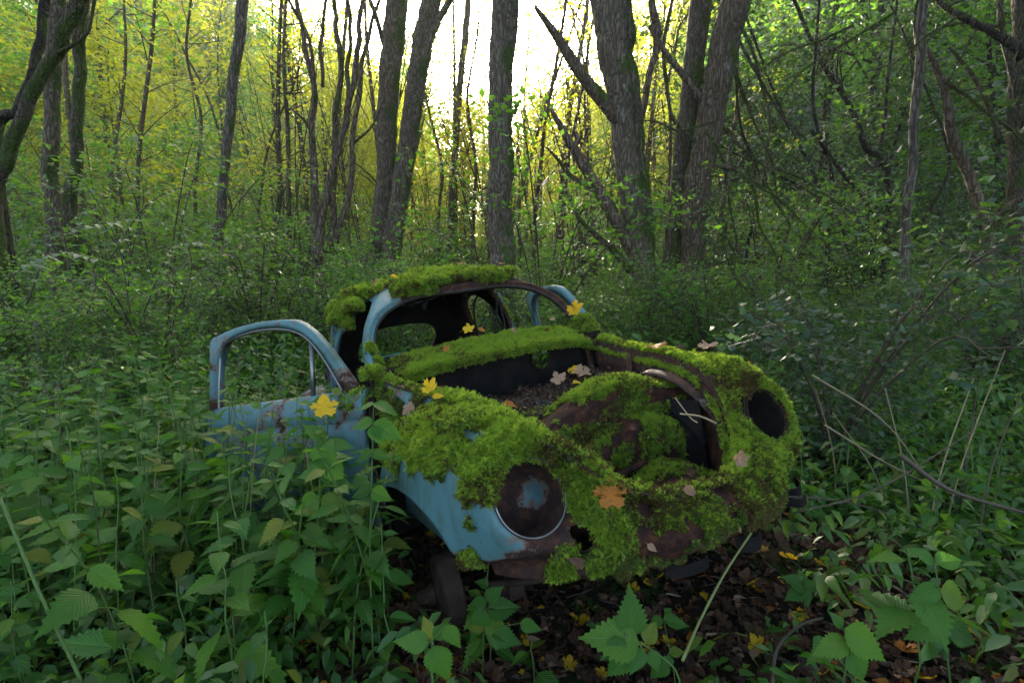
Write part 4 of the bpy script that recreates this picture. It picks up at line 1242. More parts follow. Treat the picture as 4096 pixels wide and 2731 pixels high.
# --- dead leaves -----------------------------------------------------
def maple_mesh(curl, seed, stalk=True):
    """five-lobed leaf of unit size, stalk joins at the origin, tip towards +X"""
    r = np.random.default_rng(seed)
    half = [(0,.0),(-.07,.10),(-.17,.24),(-.08,.29),(-.06,.42),(.06,.41),(.16,.46),(.20,.38),(.28,.34),(.32,.46),(.30,.58),(.42,.55),(.52,.62),(.57,.50),(.68,.46),(.62,.36),(.58,.24),(.68,.26),(.76,.20),(.86,.17),(.98,0)]
    def z(x, y): return curl * (x * x * .9 + y * y * 1.6) * .75 + .09 * math.sin(7 * x + seed) * abs(y) * 2 + .04 * math.sin(11 * y + seed * 2) * x
    def wob(p): return (p[0] + r.normal(0, .012), p[1] + r.normal(0, .012))
    L = [wob(p) if 0 < i < len(half) - 1 else p for i, p in enumerate(half)]
    R = [(p[0], -p[1]) for p in [wob(p) if 0 < i < len(half) - 1 else p for i, p in enumerate(half)]][1:-1][::-1]
    ring = L + R; n = len(ring)
    inner = [(x * .5 + .18, y * .5) for x, y in ring]
    V = [(.25, 0, z(.25, 0))] + [(x, y, z(x, y)) for x, y in inner] + [(x, y, z(x, y)) for x, y in ring]
    F = [(0, 1 + i, 1 + (i + 1) % n) for i in range(n)] + [(1 + i, 1 + n + i, 1 + n + (i + 1) % n, 1 + (i + 1) % n) for i in range(n)]
    m = MB(); m.add(V, F)
    if stalk: m.tube(catmull([(0, 0, 0), (-.25, .04, .03), (-.5, .02, -.05)], 6), .012, 4)
    return m.mesh('fallen_leaf')
def oval_mesh(curl, seed):
    V, F, UV = leaf_mesh(1, .55, teeth=4, fold=curl, droop=curl * .8, serr=.015, seed=seed)
    m = MB(); m.add(V, F); m.tube([(-.2, 0, .02), (-.1, 0, 0), (0, 0, 0)], .012, 4); return m.mesh('fallen_leaf')
MAP = {}
def leaf_obj(kind, mat, loc, D, roll, size, label, group=None, seed=None, parent=None):
    seed = int(rng.integers(0, 5)) if seed is None else seed
    key = (kind, mat, seed)
    if key not in MAP:
        me = maple_mesh((.5, .1, .9, -.5, .3)[seed % 5], seed) if kind == 'maple' else oval_mesh((.3, .6, .1, .9, .4)[seed % 5], seed)
        me.materials.append(M[mat]); me.polygons.foreach_set('use_smooth', [True] * len(me.polygons)); MAP[key] = me
    o = bpy.data.objects.new('fallen_leaf', MAP[key]); C.objects.link(o)
    q = Vector(D).to_track_quat('Z', 'Y') @ Euler((0, 0, roll)).to_quaternion()
    o.rotation_mode = 'QUATERNION'; o.rotation_quaternion = q; o.location = loc; o.scale = (size,) * 3
    return tag(o, label, 'fallen leaf', group)
def on_car(c, lift=.03): return tuple(c2w([c])[0] + CR @ (UPC * lift))
# marked leaves lying on the wreck: car coordinates, facing, roll, size
WREC = [
 ('maple','leaf_orange',(-.345,-.60,.575),(-.35,-.75,.35),rad(95),.078,'orange maple leaf resting beside the left headlight hole',1),
 ('maple','leaf_yellow',(.50,.70,1.10),(-.35,-.55,.6),rad(20),.085,'curled yellow maple leaf on the right end of the cowl',2),
 ('oval','leaf_tan',(.38,.68,1.075),(-.3,-.3,.8),rad(150),.06,'tan leaf on the cowl moss just left of the yellow leaf',0),
 ('maple','leaf_tan',(.10,.32,.80),(-.3,-.4,.8),rad(60),.07,'dry tan maple leaf on the debris in the boot',4),
 ('maple','leaf_yellow',(.30,.42,.81),(-.2,-.5,.7),rad(100),.075,'yellow brown maple leaf at the back of the boot',3),
 ('maple','leaf_tan',(.28,.30,.81),(-.2,-.4,.8),rad(200),.08,'beige leaf beside the yellow one at the back of the boot',0),
 ('oval','leaf_yellow',(.13,.22,.79),(-.2,-.4,.8),rad(30),.05,'small pale yellow leaf beside the filler pipe',1),
 ('maple','leaf_tan',(.545,-.16,.865),(.1,-.25,.9),rad(-10),.075,'pink tan maple leaf on top of the right fender',0),
 ('maple','leaf_orange',(.475,.05,.895),(-.1,-.3,.9),rad(-60),.075,'orange leaf on the crest of the right fender near the cowl',0),
 ('oval','leaf_dark',(.50,-.06,.875),(-.1,-.4,.8),rad(10),.07,'dark rotten leaf on the right fender left of the pink one',3),
 ('oval','leaf_orange',(.665,-.27,.79),(.4,-.5,.6),rad(-100),.055,'small orange leaf on the outer edge of the right fender',2),
 ('maple','leaf_yellow',(-.60,.02,.91),(-.3,-.4,.8),rad(75),.055,'bright orange yellow leaf on top of the left fender',2),
 ('maple','leaf_tan',(-.645,.08,.875),(-.5,-.5,.6),rad(-130),.05,'pale pink leaf on the left fender below the yellow one',3),
 ('oval','leaf_yellow',(-.60,-.03,.90),(-.4,-.5,.6),rad(10),.045,'small yellow leaf on the left fender moss',2),
 ('oval','leaf_brown',(-.665,.10,.83),(-.6,-.4,.5),rad(-90),.045,'brown curled leaf hanging on the left fender edge',1),
 ('oval','leaf_yellow',(-.425,-.43,.755),(-.2,-.6,.6),rad(-20),.045,'small golden leaf on the moss above the left headlight',0),
 ('oval','leaf_orange',(-.33,.00,.81),(-.2,-.5,.7),rad(10),.055,'reddish leaf on the flange by the filler pipe',1),
 ('maple','leaf_tan',(.155,-.60,.545),(-.2,-.8,.3),rad(85),.045,'folded tan leaf on the moss of the nose right of centre',2),
 ('oval','leaf_tan',(-.11,-.62,.55),(-.3,-.7,.4),rad(-10),.055,'long pale wilted leaf on the nose',3),
 ('oval','leaf_tan',(.03,-.66,.42),(-.2,-.8,.2),rad(-60),.04,'small shrivelled leaf low on the nose',2),
 ('oval','leaf_brown',(-.46,-.60,.45),(-.4,-.8,.1),rad(160),.05,'brown shrivelled leaf under the left headlight',2),
 ('oval','leaf_tan',(-.30,-.665,.47),(-.3,-.8,.2),rad(-40),.035,'tiny beige leaf below the orange maple leaf',0),
 ('maple','leaf_yellow',(-.12,.74,1.10),(-.2,-.6,.6),rad(20),.055,'yellow leaf lying at the foot of the windscreen opening',0),
 ('oval','leaf_orange',(-.05,.73,1.10),(-.2,-.6,.6),rad(-20),.045,'orange leaf beside the yellow one at the windscreen foot',0),
 ('oval','leaf_tan',(.10,.66,1.07),(-.2,-.6,.6),rad(-30),.04,'small tan leaf in the middle of the cowl moss',3),
 ('oval','leaf_orange',(-.30,.60,1.02),(-.2,-.7,.5),rad(60),.05,'brown orange leaf hanging over the left part of the cowl',2),
 ('oval','leaf_yellow',(-.36,1.05,1.455),(-.2,-.3,.9),rad(10),.05,'pale yellow leaf on the left side of the roof moss',1),
 ('oval','leaf_tan',(-.43,1.08,1.44),(-.2,-.3,.9),rad(170),.06,'crumpled beige leaf at the left roof corner',3),
 ('oval','leaf_orange',(.02,1.02,1.475),(-.2,-.3,.9),rad(40),.05,'rust coloured leaf in the middle of the roof moss',2),
 ('oval','leaf_orange',(.36,1.18,1.47),(-.2,-.3,.9),rad(40),.05,'rust coloured leaf at the right end of the roof',0),
 ('oval','leaf_brown',(.10,-.42,.50),(-.2,-.7,.4),rad(20),.05,'dark leaf inside the opening of the nose',0),
 ('oval','leaf_brown',(.02,-.26,.66),(-.2,-.7,.4),rad(10),.04,'thin reddish leaf on the moss of the inner panel',3),
]
for kind, mt, c, D, roll, sz, lab, sd_ in WREC:
    leaf_obj(kind, mt, on_car(c, .012), tuple(CR @ np.array(D)), roll, sz, lab, seed=sd_)
# the yellow leaf caught on the nettles in front of the door
p = at(1303, 1655, 1.62)
leaf_obj('maple', 'leaf_yellow', p, (.25, -.70, .75), rad(95), .072, 'bright yellow maple leaf caught upright on the nettles before the door', seed=1)
# litter: the largest as separate leaves
litmats = ['leaf_brown', 'leaf_tan', 'leaf_orange', 'leaf_brown', 'leaf_dark', 'leaf_yellow', 'leaf_brown', 'leaf_dark', 'leaf_dark']
def lwhere(x, y):
    px = 2048 + FPX * x / y
    a = 'nearby' if y < 1.45 else 'farther back'
    return f"{'among the left nettles' if px < 1300 else 'left of the brake drum' if px < 1750 else 'below the nose' if px < 2600 else 'right of the green stalk' if px < 3300 else 'at the lower right'} {a}"
cnt = 0
while cnt < 230:
    y = 1.12 + 1.5 * rng.random()**1.4; x = rng.uniform(-1.0, 1.0) * (y + .1)
    if in_car(np.array([x]), np.array([y]), -.15)[0]: continue
    if x < -.5 and rng.random() < .55: continue
    mt = litmats[int(rng.integers(0, 9))]
    kind = 'maple' if rng.random() < .45 else 'oval'
    sz = rng.uniform(.045, .085) * (1.1 if kind == 'maple' else .8)
    nm = {'leaf_brown': 'brown', 'leaf_tan': 'tan', 'leaf_orange': 'orange brown', 'leaf_dark': 'dark rotten', 'leaf_yellow': 'yellowed'}[mt]
    leaf_obj(kind, mt, (x, y, gzf(x, y) + rng.uniform(.005, .03)), (rng.normal(0, .35), rng.normal(-.1, .35), 1), rng.uniform(0, 6.28), sz,
             f"{'large' if sz > .075 else 'small' if sz < .05 else 'mid-sized'} {nm} {'maple' if kind == 'maple' else 'oval'} leaf on soil {lwhere(x, y)}", f'{nm} leaves in the ground litter')
    cnt += 1
lp = [proto('litter_leaf', maple_mesh(.6, 1, False), M['leaf_brown']), proto('litter_leaf', oval_mesh(.5, 1), M['leaf_brown']), proto('litter_leaf', oval_mesh(.8, 2), M['leaf_dark']),
      proto('litter_leaf', maple_mesh(-.4, 3, False), M['leaf_dark']), proto('litter_leaf', oval_mesh(.3, 4), M['leaf_tan']), proto('litter_leaf', oval_mesh(.3, 4), M['leaf_orange']), proto('litter_leaf', maple_mesh(.4, 2, False), M['leaf_yellow'])]
n = 30000
yy = .95 + 6 * rng.random(n)**1.8; xx = (rng.random(n) * 2 - 1) * (yy + .3)
o = scatter('leaf_litter', np.column_stack([xx, yy, gz(xx, yy) + rng.uniform(0, .012, n)]), aim(np.column_stack([rng.normal(0, .4, (n, 2)), np.ones(n)])), rng.uniform(.02, .06, n), lp,
            tid=rng.choice(7, n, p=[.2, .27, .22, .12, .10, .06, .03]))
tag(o, 'rotting leaf litter covering the soil')
def twiglet(seed):
    r = np.random.default_rng(seed); m = MB()
    m.tube(catmull(np.cumsum(r.normal(0, 1, (5, 3)) * (.01, .01, .004) + (.04, 0, 0), axis=0) - (.1, 0, 0), 8), np.linspace(.0035, .0012, 8), 5); return m.mesh('twig')
tp = [proto('twig', twiglet(i), M['twig']) for i in range(4)] + [proto('twig', twiglet(9), M['dry'])]
n = 1500
yy = .95 + 4 * rng.random(n)**1.6; xx = (rng.random(n) * 2 - 1) * (yy + .2)
o = scatter('twig_litter', np.column_stack([xx, yy, gz(xx, yy) + rng.uniform(0, .02, n)]), np.column_stack([rng.normal(0, .15, (n, 2)), rng.uniform(0, 6.28, n)]), rng.uniform(.3, 1.3, n), tp)
tag(o, 'thin dead twigs strewn over the litter')
# moss cushions on the soil
gt = [proto('moss_sprig_ground', moss_tuft(40 + i, 9, L=.02), M['moss_ground']) for i in range(3)]
n = 16000
yy = .95 + 2.6 * rng.random(n)**1.3; xx = (rng.random(n) * 2 - 1) * (yy + .1)
f = np.array([noise.fractal(Vector((x * 2.2, y * 2.2, 3)), .6, 2, 3) for x, y in zip(xx, yy)])
k = (f > .02 - .35 * (xx < -.35)) & ~((xx > -.3) & (xx < 1.1) & (f < .25))
xx, yy, f = xx[k], yy[k], f[k]
o = scatter('ground_moss', np.column_stack([xx, yy, gz(xx, yy) + .02 * np.clip(f, 0, 1)]), np.column_stack([rng.normal(0, .3, (len(xx), 2)), rng.uniform(0, 6, len(xx))]), rng.uniform(.7, 1.4, len(xx)), gt)
tag(o, 'dull green moss on the soil')

# --- dead stalks and brambles ---------------------------------------
def stalk(pts, r0, r1, mat, label, cat='stalk', name='dead_stalk', group=None):
    m = MB(); m.tube(catmull(pts, 20), np.linspace(r0, r1, 20), 6, rough=.04); o = mkobj(name, m, M[mat]); return tag(o, label, cat, group)
stalk([at(2730, 2640, 1.22), at(2800, 2480, 1.35), at(2900, 2290, 1.45), at(3005, 2130, 1.5)], .0042, .003, 'green_stalk', 'pale green bent stalk rising from the litter towards the nose')
stalk([at(2790, 1690, 1.72), at(2760, 1668, 1.74), at(2700, 1590, 1.80)][::-1], .0022, .003, 'dry', 'dry straw sticking out of the boot opening', group=None)
stalk([at(2865, 1693, 1.70), at(2800, 1665, 1.72), at(2720, 1655, 1.76)], .004, .0025, 'dry', 'pale dry stick lying across the right flange')
RS = [((3180,2050),(3500,1960),(3900,1720),1.9), ((3250,1500),(3550,1700),(3760,2000),2.1), ((3300,1700),(3600,1880),(4050,2080),2.2), ((3080,1980),(3400,2010),(3720,2120),1.9),
      ((3700,2250),(3760,1900),(3900,1500),2.0), ((3750,2250),(3850,1850),(4020,1400),2.1), ((3820,2200),(3870,1800),(3930,1450),2.2), ((3650,2300),(3620,1900),(3540,1550),2.1),
      ((3600,2250),(3500,1900),(3330,1650),2.2), ((3900,2300),(3960,1900),(4090,1560),1.9), ((3350,2080),(3330,1800),(3260,1550),2.5), ((3450,2100),(3480,1800),(3440,1350),2.8)]
for i, (a, b, c, Y) in enumerate(RS):
    stalk([at(*a, Y), at(*b, Y + .1), at(*c, Y + .15)], .0042, .002, 'dry' if i % 3 else 'twig', f"{'pale' if i % 3 else 'dark'} {'right-leaning' if c[0] > a[0] else 'left-leaning'} dry bramble stalk {'low' if c[1] > 1650 else 'tall'} {'beside the right fender' if a[0] < 3400 else 'near the right edge'} in the thicket", 'stalk', 'dead_stalk', 'dry stalks right of the wreck')
stalk([at(3600, 1820, 1.9), at(3800, 1960, 1.85), at(4096, 2050, 1.8)], .009, .006, 'twig', 'black fallen branch sloping down at the right edge', 'branch', 'fallen_branch')
stalk([at(2740, 2731, 1.35), at(2760, 2560, 1.42), at(2880, 2500, 1.5)], .007, .006, 'twig', 'thin dark hoop of wood sticking out of the ground at bottom right', 'branch', 'fallen_branch') if 0 else None
stalk([at(3090, 2731, 1.3), at(3110, 2590, 1.4), at(3200, 2500, 1.5), at(3290, 2470, 1.55)], .006, .004, 'twig', 'curved dark root arching out of the soil at bottom right', 'root', 'root')
stalk([at(0, 1990, 1.15), at(150, 2350, 1.1), at(330, 2731, 1.1)][::-1], .004, .003, 'stem', 'thick green stalk leaning in the lower left corner', 'stalk', 'plant_stalk')
stalk([at(3080, 2120, 2.2), at(3300, 2180, 2.1), at(3560, 2240, 2.0)], .02, .016, 'bark_dead', 'rotten reddish log half buried right of the nose', 'log', 'rotten_log')
stalk([at(3150, 2000, 2.5), at(3500, 2030, 2.5), at(3900, 1980, 2.6)], .045, .04, 'bark_mossy', 'mossy fallen log behind the stalks on the right', 'log', 'fallen_log')
for i in range(26):
    y = rng.uniform(1.5, 3.2); x = rng.uniform(-.95, -.3) * y; z = gzf(x, y); h = rng.uniform(.5, .95)
    a = rng.uniform(0, 6.28)
    px_ = 2048 + FPX * x / y
    stalk([(x, y, z), (x + .05 * math.cos(a), y + .05 * math.sin(a), z + h * .5), (x + .16 * math.cos(a), y + .16 * math.sin(a), z + h)], .0026, .0012, 'dry' if i % 2 else 'twig', f"{'straw-coloured' if i % 2 else 'dark'} thin dry stem {'in front' if y < 2 else 'farther back'} {'at the left edge' if px_ < 400 else 'left of the door' if px_ < 850 else 'before the door' if px_ < 1350 else 'by the left fender'} among nettles", 'stalk', 'dead_stalk', 'dry stems among the left nettles')

# --- single plants in front -----------------------------------------
def big_nettle(px, py, Y, h, leaf, label, rot, seed, nodes=3, bare=.45, tilt=(0, 0)):
    r, ks = make_nettle(h, seed, leaf=leaf, bare=bare, nodes=nodes, lean=.3)
    p = at(px, py, Y); r.location = (p.x, p.y, gzf(p.x, p.y) - .01); r.rotation_euler = (tilt[0], tilt[1], rot)
    return tag(r, label, 'nettle')
big_nettle if 0 else None; 0 and big_nettle(2520, 2500, 1.28, .34, .16, 'young nettle with large fresh leaves at the bottom centre', .4, 501, 3, .5, (.1, 0))
big_nettle if 0 else None; 0 and big_nettle(2640, 2600, 1.22, .20, .13, 'bright nettle shoot lying low just left of the bottom centre plant', 2.0, 502, 3, .4, (.3, .2))
big_nettle(1960, 2420, 1.62, .28, .10, 'nettle growing in front of the dark space under the nose', 1.0, 503, 5, .2)
big_nettle(2140, 2480, 1.52, .16, .10, 'low nettle beside the stem under the nose', 2.2, 504, 2, .3)
big_nettle if 0 else None; 0 and big_nettle(1760, 2731, 1.06, .24, .12, 'out of focus bright leaves at the bottom left of the wreck', .2, 505, 2, .5)
big_nettle if 0 else None; 0 and big_nettle(3250, 2350, 1.65, .26, .12, 'nettle with four broad leaves right of the bare litter', 1.1, 506, 3, .4)
big_nettle(3700, 2500, 1.32, .42, .17, 'large out of focus nettle in the lower right corner', .8, 507, 4, .4)
big_nettle(3420, 2600, 1.22, .30, .16, 'broad dark nettle leaves at the bottom right', 2.8, 508, 3, .4)
big_nettle(1500, 2000, 1.58, .82, .10, 'tall nettle rising against the left fender', 1.9, 509, 9, .3)
big_nettle(1250, 2100, 1.55, .70, .12, 'tall nettle below the yellow maple leaf', .6, 510, 8, .35)
big_nettle(900, 2100, 1.30, .62, .12, 'tall nettle standing in the middle of the left bank', 2.6, 511, 7, .3)
big_nettle(480, 1900, 1.30, .80, .12, 'tall leaning nettle near the left edge', 3.6, 512, 8, .3)

big_nettle(1440, 2050, 1.60, .84, .095, 'tall nettle touching the hinge side of the open door', .9, 513, 9, .35)
big_nettle(1385, 2150, 1.50, .70, .10, 'leafy nettle just right of the one under the yellow leaf', 2.9, 514, 8, .25)
big_nettle(1540, 2150, 1.50, .50, .09, 'nettle in front of the dark left wheel arch', 4.1, 515, 6, .25)

SERR = []
for i in range(4):
    m = MB(); V, F, UV = leaf_mesh(1, (.62, .70, .58, .74)[i], teeth=11, fold=(.12, .2, .06, .16)[i], droop=(.10, .2, .05, .28)[i], serr=.058, seed=90 + i)
    m.add(V, F, UV); me = m.mesh('leaf'); me.materials.append(M['nettle']); me.polygons.foreach_set('use_smooth', [True] * len(me.polygons)); SERR.append(me)
def leaf_plant(stem, Y, leaves, label, r0=.003, cat='nettle', name='nettle'):
    """plant seen close: stem and single leaves, each from its base to its tip"""
    P = [np.array(at(*p, Y)) for p in stem]; g0 = P[0]
    P = [np.array((g0[0], g0[1], gzf(g0[0], g0[1]) - .02))] + P if g0[2] > gzf(g0[0], g0[1]) + .02 else P
    o0 = P[0]; m = MB(); m.tube(catmull([p - o0 for p in P], 16), np.linspace(r0, r0 * .6, 16), 6)
    root = mkobj(name, m, M['stem']); root.location = tuple(o0)
    for i, (bx, by, tx, ty, dY, up) in enumerate(leaves):
        a, b = np.array(at(bx, by, Y + dY * .3)), np.array(at(tx, ty, Y + dY))
        X = b - a; L = np.linalg.norm(X); X /= L
        Z = np.array((0, -1, 0)) * (1 - up) + np.array((0, 0, 1.0)) * up; Z = Z - X * (Z @ X); Z /= np.linalg.norm(Z); Yv = np.cross(Z, X)
        o = bpy.data.objects.new('leaf', SERR[i % 4]); C.objects.link(o); o.parent = root
        o.matrix_local = Matrix.Translation(Vector(a - o0)) @ Matrix((X, Yv, Z)).transposed().to_4x4() @ Matrix.Scale(L, 4)
        s_ = MB(); k = min(range(len(P)), key=lambda j: np.linalg.norm(P[j] - a)); s_.tube([P[k] - o0, a - o0], .0013, 4)
        mkobj('leaf_stalk', s_, M['stem'], root)
    return tag(root, label, cat)
leaf_plant([(2720, 2731), (2640, 2620), (2540, 2560), (2500, 2530)], 1.26,
  [(2529,2545,2520,2345,.02,.25), (2556,2565,2325,2542,-.02,.5), (2540,2550,2345,2490,.05,.7), (2520,2600,2430,2718,-.03,.3), (2570,2590,2520,2700,-.05,.4), (2580,2570,2630,2480,.04,.5), (2500,2560,2400,2640,-.04,.4), (2600,2600,2640,2690,-.04,.3)],
  'fresh green nettle with a pale upright leaf at the bottom centre')
leaf_plant([(2700, 2731), (2680, 2600), (2655, 2480)], 1.40, [(2655,2475,2760,2500,.0,.7), (2650,2475,2590,2500,.0,.6), (2660,2450,2690,2430,.03,.6), (2680,2610,2740,2600,0,.6), (2680,2620,2650,2690,0,.3), (2665,2640,2600,2720,0,.4)],
  'thin nettle with small paired leaves right of the bottom centre plant', .002)
leaf_plant([(1730, 2731), (1725, 2620), (1730, 2560)], 1.12, [(1730,2560,1690,2460,.03,.2), (1735,2550,1800,2490,.02,.4), (1780,2500,1845,2595,.0,.3), (1735,2580,1790,2740,-.03,.2), (1715,2570,1570,2560,0,.6)],
  'blurred bright green leaves close to the lens at the bottom, left of centre', .003)
leaf_plant([(1930, 2731), (1935, 2520), (1945, 2350), (1955, 2250)], 1.55, [(1945,2400,1860,2440,0,.5), (1945,2400,2010,2345,0,.4), (1945,2440,1880,2560,0,.3), (1950,2440,2080,2420,0,.5), (1945,2500,1850,2500,0,.6), (1950,2480,2030,2560,0,.3), (2080,2490,2170,2520,0,.4), (1955,2340,1900,2320,0,.6), (1950,2520,2090,2580,0,.3)],
  'dusty nettle in front of the dark hollow under the nose', .002)
leaf_plant([(3220, 2480), (3218, 2400), (3215, 2350)], 1.62, [(3215,2350,3130,2300,-.02,.6), (3215,2350,3200,2270,.05,.7), (3215,2350,3300,2330,0,.6), (3215,2355,3240,2430,-.05,.5), (3215,2355,3140,2400,-.04,.5)],
  'nettle rosette of five broad leaves right of the bare litter', .002)
leaf_plant([(3420, 2731), (3400, 2600), (3380, 2520)], 1.18, [(3380,2510,3560,2650,-.03,.4), (3370,2510,3320,2440,.02,.6), (3390,2560,3250,2620,-.02,.5), (3400,2600,3480,2740,-.03,.3)],
  'big blurred nettle leaves at the bottom right', .003)
leaf_plant([(3800, 2731), (3780, 2560), (3760, 2400), (3740, 2250)], 1.28, [(3740,2250,3640,2190,.02,.6), (3745,2250,3860,2230,0,.6), (3760,2350,3630,2400,0,.4), (3760,2360,3900,2420,0,.4), (3775,2480,3620,2560,0,.4), (3780,2500,3930,2580,-.02,.4)],
  'dark tall nettle in the lower right corner', .003)
leaf_plant([(1260, 2250), (1275, 2000), (1290, 1800), (1300, 1700)], 1.60, [(1300,1760,1210,1690,.0,.7), (1300,1765,1290,1920,-.04,.2), (1305,1770,1420,1790,0,.6), (1300,1720,1240,1720,0,.7), (1310,1830,1370,1960,-.03,.2), (1290,1880,1180,1900,0,.6), (1285,1900,1390,1900,0,.5), (1280,1990,1170,2060,0,.4), (1280,2000,1400,2010,0,.5)],
  'tall nettle carrying the yellow maple leaf before the door', .003)
leaf_plant([(1480, 2250), (1485, 2000), (1490, 1800), (1495, 1620)], 1.52, [(1495,1615,1420,1640,.0,.8), (1495,1615,1600,1650,0,.8), (1495,1625,1530,1600,.05,.8), (1492,1690,1400,1700,0,.6), (1492,1690,1610,1760,-.03,.4), (1490,1700,1520,1780,-.04,.3), (1488,1800,1420,1850,0,.5), (1488,1810,1560,1830,0,.6), (1485,1950,1400,1990,0,.5), (1485,1960,1570,2000,0,.4)],
  'tall nettle standing in front of the left fender edge', .003)

for k, (px, Y, h) in enumerate(((960, 1.72, .76), (1040, 1.88, .80), (1110, 1.70, .74), (1180, 1.86, .78), (1235, 1.68, .70), (1345, 1.74, .72), (1400, 1.66, .70), (1010, 1.55, .66), (1150, 1.52, .60))):
    big_nettle(px, 2100, Y, h, .10 + .01 * (k % 3), f"{('slim', 'bushy', 'broad-leaved')[k % 3]} nettle {('just before', 'against', 'well before')[k // 3]} the {('outer', 'middle', 'hinge')[0 if px < 1080 else 1 if px < 1200 else 2]} part of the open door", k * .8, 520 + k, 8, (.3, .25, .4)[k % 3])
# ------------------------------------------------------------------ trees
def wig(pts, n, amp, seed):
    P = catmull(pts, n); r = np.random.default_rng(seed)
    w = catmull(r.normal(0, amp, (max(4, n // 4), 3)), n); w[0] *= 0; return P + w * (1, 1, .3)
def trunk_tube(m, pts, rads, n=14, amp=.01, seed=0, segs=None, rough=.035):
    segs = segs or max(8, int(np.linalg.norm(np.diff(np.asarray(pts, float), axis=0), axis=1).sum() / .09))
    P = wig(pts, segs, amp, seed); R = catmull(np.asarray(rads, float)[:, None], segs)[:, 0]
    r = np.random.default_rng(seed + 5)
    R = R * (1 + .02 * np.sin(np.arange(segs) * .23 + seed)) * (1 + r.normal(0, .012, segs))
    m.tube(P, R, n, rough=rough); return P
def leafquad(V, F, c, D, U, s_):
    """a small pointed leaf as two triangles folded along its midrib"""
    b = len(V)
    V += [c, c + D * s_ * .5 + U * s_ * .32, c + D * s_, c + D * s_ * .5 - U * s_ * .32]
    F += [(b, b + 1, b + 2), (b, b + 2, b + 3)]
def spray(LV, c, n, rad_, s_, r, flat=.5, hang=.2):
    """n leaf quads round c, appended as arrays"""
    C0 = c + r.normal(0, 1, (n, 3)) * rad_ * (1, 1, flat)
    D = r.normal(0, 1, (n, 3)); D[:, 2] = D[:, 2] * .45 - hang; D /= np.linalg.norm(D, axis=1)[:, None]
    U = np.cross(D, r.normal(0, .5, (n, 3)) + (0, 0, 1)); U /= np.linalg.norm(U, axis=1)[:, None] + 1e-9
    sz = (s_ * r.uniform(.6, 1.3, n))[:, None]
    w = np.cross(D, U) * .12
    LV.append(np.stack([C0, C0 + (D * .45 + U * .34 + w) * sz, C0 + D * sz, C0 + (D * .45 - U * .34 + w) * sz], 1).reshape(-1, 3))
def leaf_mesh_from(LV, name):
    V = np.concatenate(LV); n = len(V) // 4
    me = bpy.data.meshes.new(name); me.vertices.add(len(V)); me.vertices.foreach_set('co', V.ravel())
    idx = (np.arange(n)[:, None] * 4 + np.array([0, 1, 2, 0, 2, 3])).ravel()
    me.loops.add(len(idx)); me.loops.foreach_set('vertex_index', idx)
    me.polygons.add(2 * n); me.polygons.foreach_set('loop_start', np.arange(2 * n) * 3); me.update(); me.validate()
    return me
def gen_tree(h, r0, seed, cb=.35, spread=2.2, nb=22, per=26, leaf=.09, lean=0.0, sub=5, blob=.33, thin=1.0):
    r = np.random.default_rng(seed); m = MB(); LV = []
    a = r.uniform(0, 2 * PI)
    base = [(0, 0, -.1)] + [(math.cos(a) * lean * h * t**1.5 + r.normal(0, .02 * h * t * .5), math.sin(a) * lean * h * t**1.5 + r.normal(0, .02 * h * t * .5), h * t) for t in (.2, .4, .6, .8, 1)]
    P = trunk_tube(m, base, [r0 * 1.25, r0, r0 * .85, r0 * .65, r0 * .4, r0 * .1], 8, .01, seed, 26)
    for k in range(nb):
        t = cb + (1 - cb) * ((k + r.random()) / nb)**.9
        p = P[int(t * 25)]; az = r.uniform(0, 2 * PI) ; el = r.uniform(.2, .9) + .3 * t
        L = spread * (1.05 - .75 * (t - cb) / (1 - cb)) * r.uniform(.6, 1.15)
        d = np.array((math.cos(az) * math.cos(el), math.sin(az) * math.cos(el), math.sin(el)))
        q = [p, p + d * L * .5 + (0, 0, .06 * L), p + d * L + (0, 0, -.08 * L)]
        m.tube(catmull(q, 5), np.linspace(r0 * .32 * (1.1 - t * .6), r0 * .05, 5), 4, cap=False)
        for s_ in range(sub):
            u = .3 + .7 * s_ / (sub - 1); b = q[0] + (q[2] - q[0]) * u + (0, 0, .1 * L * math.sin(u * PI))
            dd = d + r.normal(0, .7, 3); dd[2] *= .5; dd /= np.linalg.norm(dd); e = b + dd * L * .35 * r.uniform(.5, 1.2)
            m.tube([b, e], [r0 * .08, r0 * .03], 3, cap=False)
            if r.random() < thin: spray(LV, e * .7 + b * .3, int(per * r.uniform(.5, 1.3)), blob * r.uniform(.7, 1.3), leaf, r)
    return m.mesh('trunk'), leaf_mesh_from(LV, 'crown')
def put_tree(name, trunk_me, crown_me, x, y, s_, rz, bark, leafm, label, group, cat='tree'):
    root = bpy.data.objects.new(name, None); C.objects.link(root)
    root.location = (x, y, gzf(x, y)); root.scale = (s_, s_, s_); root.rotation_euler = (rng.normal(0, .03), rng.normal(0, .03), rz)
    for nm, me, mt in (('trunk', trunk_me, bark), ('crown', crown_me, leafm)):
        key = (me.name, mt)
        if key not in MEC:
            c = me.copy(); c.materials.clear(); c.materials.append(M[mt])
            if nm == 'trunk': c.polygons.foreach_set('use_smooth', [True] * len(c.polygons))
            MEC[key] = c
        o = bpy.data.objects.new(nm, MEC[key]); C.objects.link(o); o.parent = root
    return tag(root, label, cat, group)
MEC = {}
TA = [gen_tree(13, .10, 700 + i, cb=.22, spread=2.9, nb=38, per=34, leaf=.15, lean=.03, blob=.42) for i in range(3)]           # leafy tree
TB = [gen_tree(12, .07, 720 + i, cb=.28, spread=2.0, nb=26, per=16, leaf=.11, lean=.06, blob=.38, thin=.85) for i in range(3)]  # slender, thin crown
TC = [gen_tree(7, .05, 740 + i, cb=.10, spread=2.2, nb=34, per=30, leaf=.11, lean=.08, blob=.36) for i in range(3)]            # low understory tree
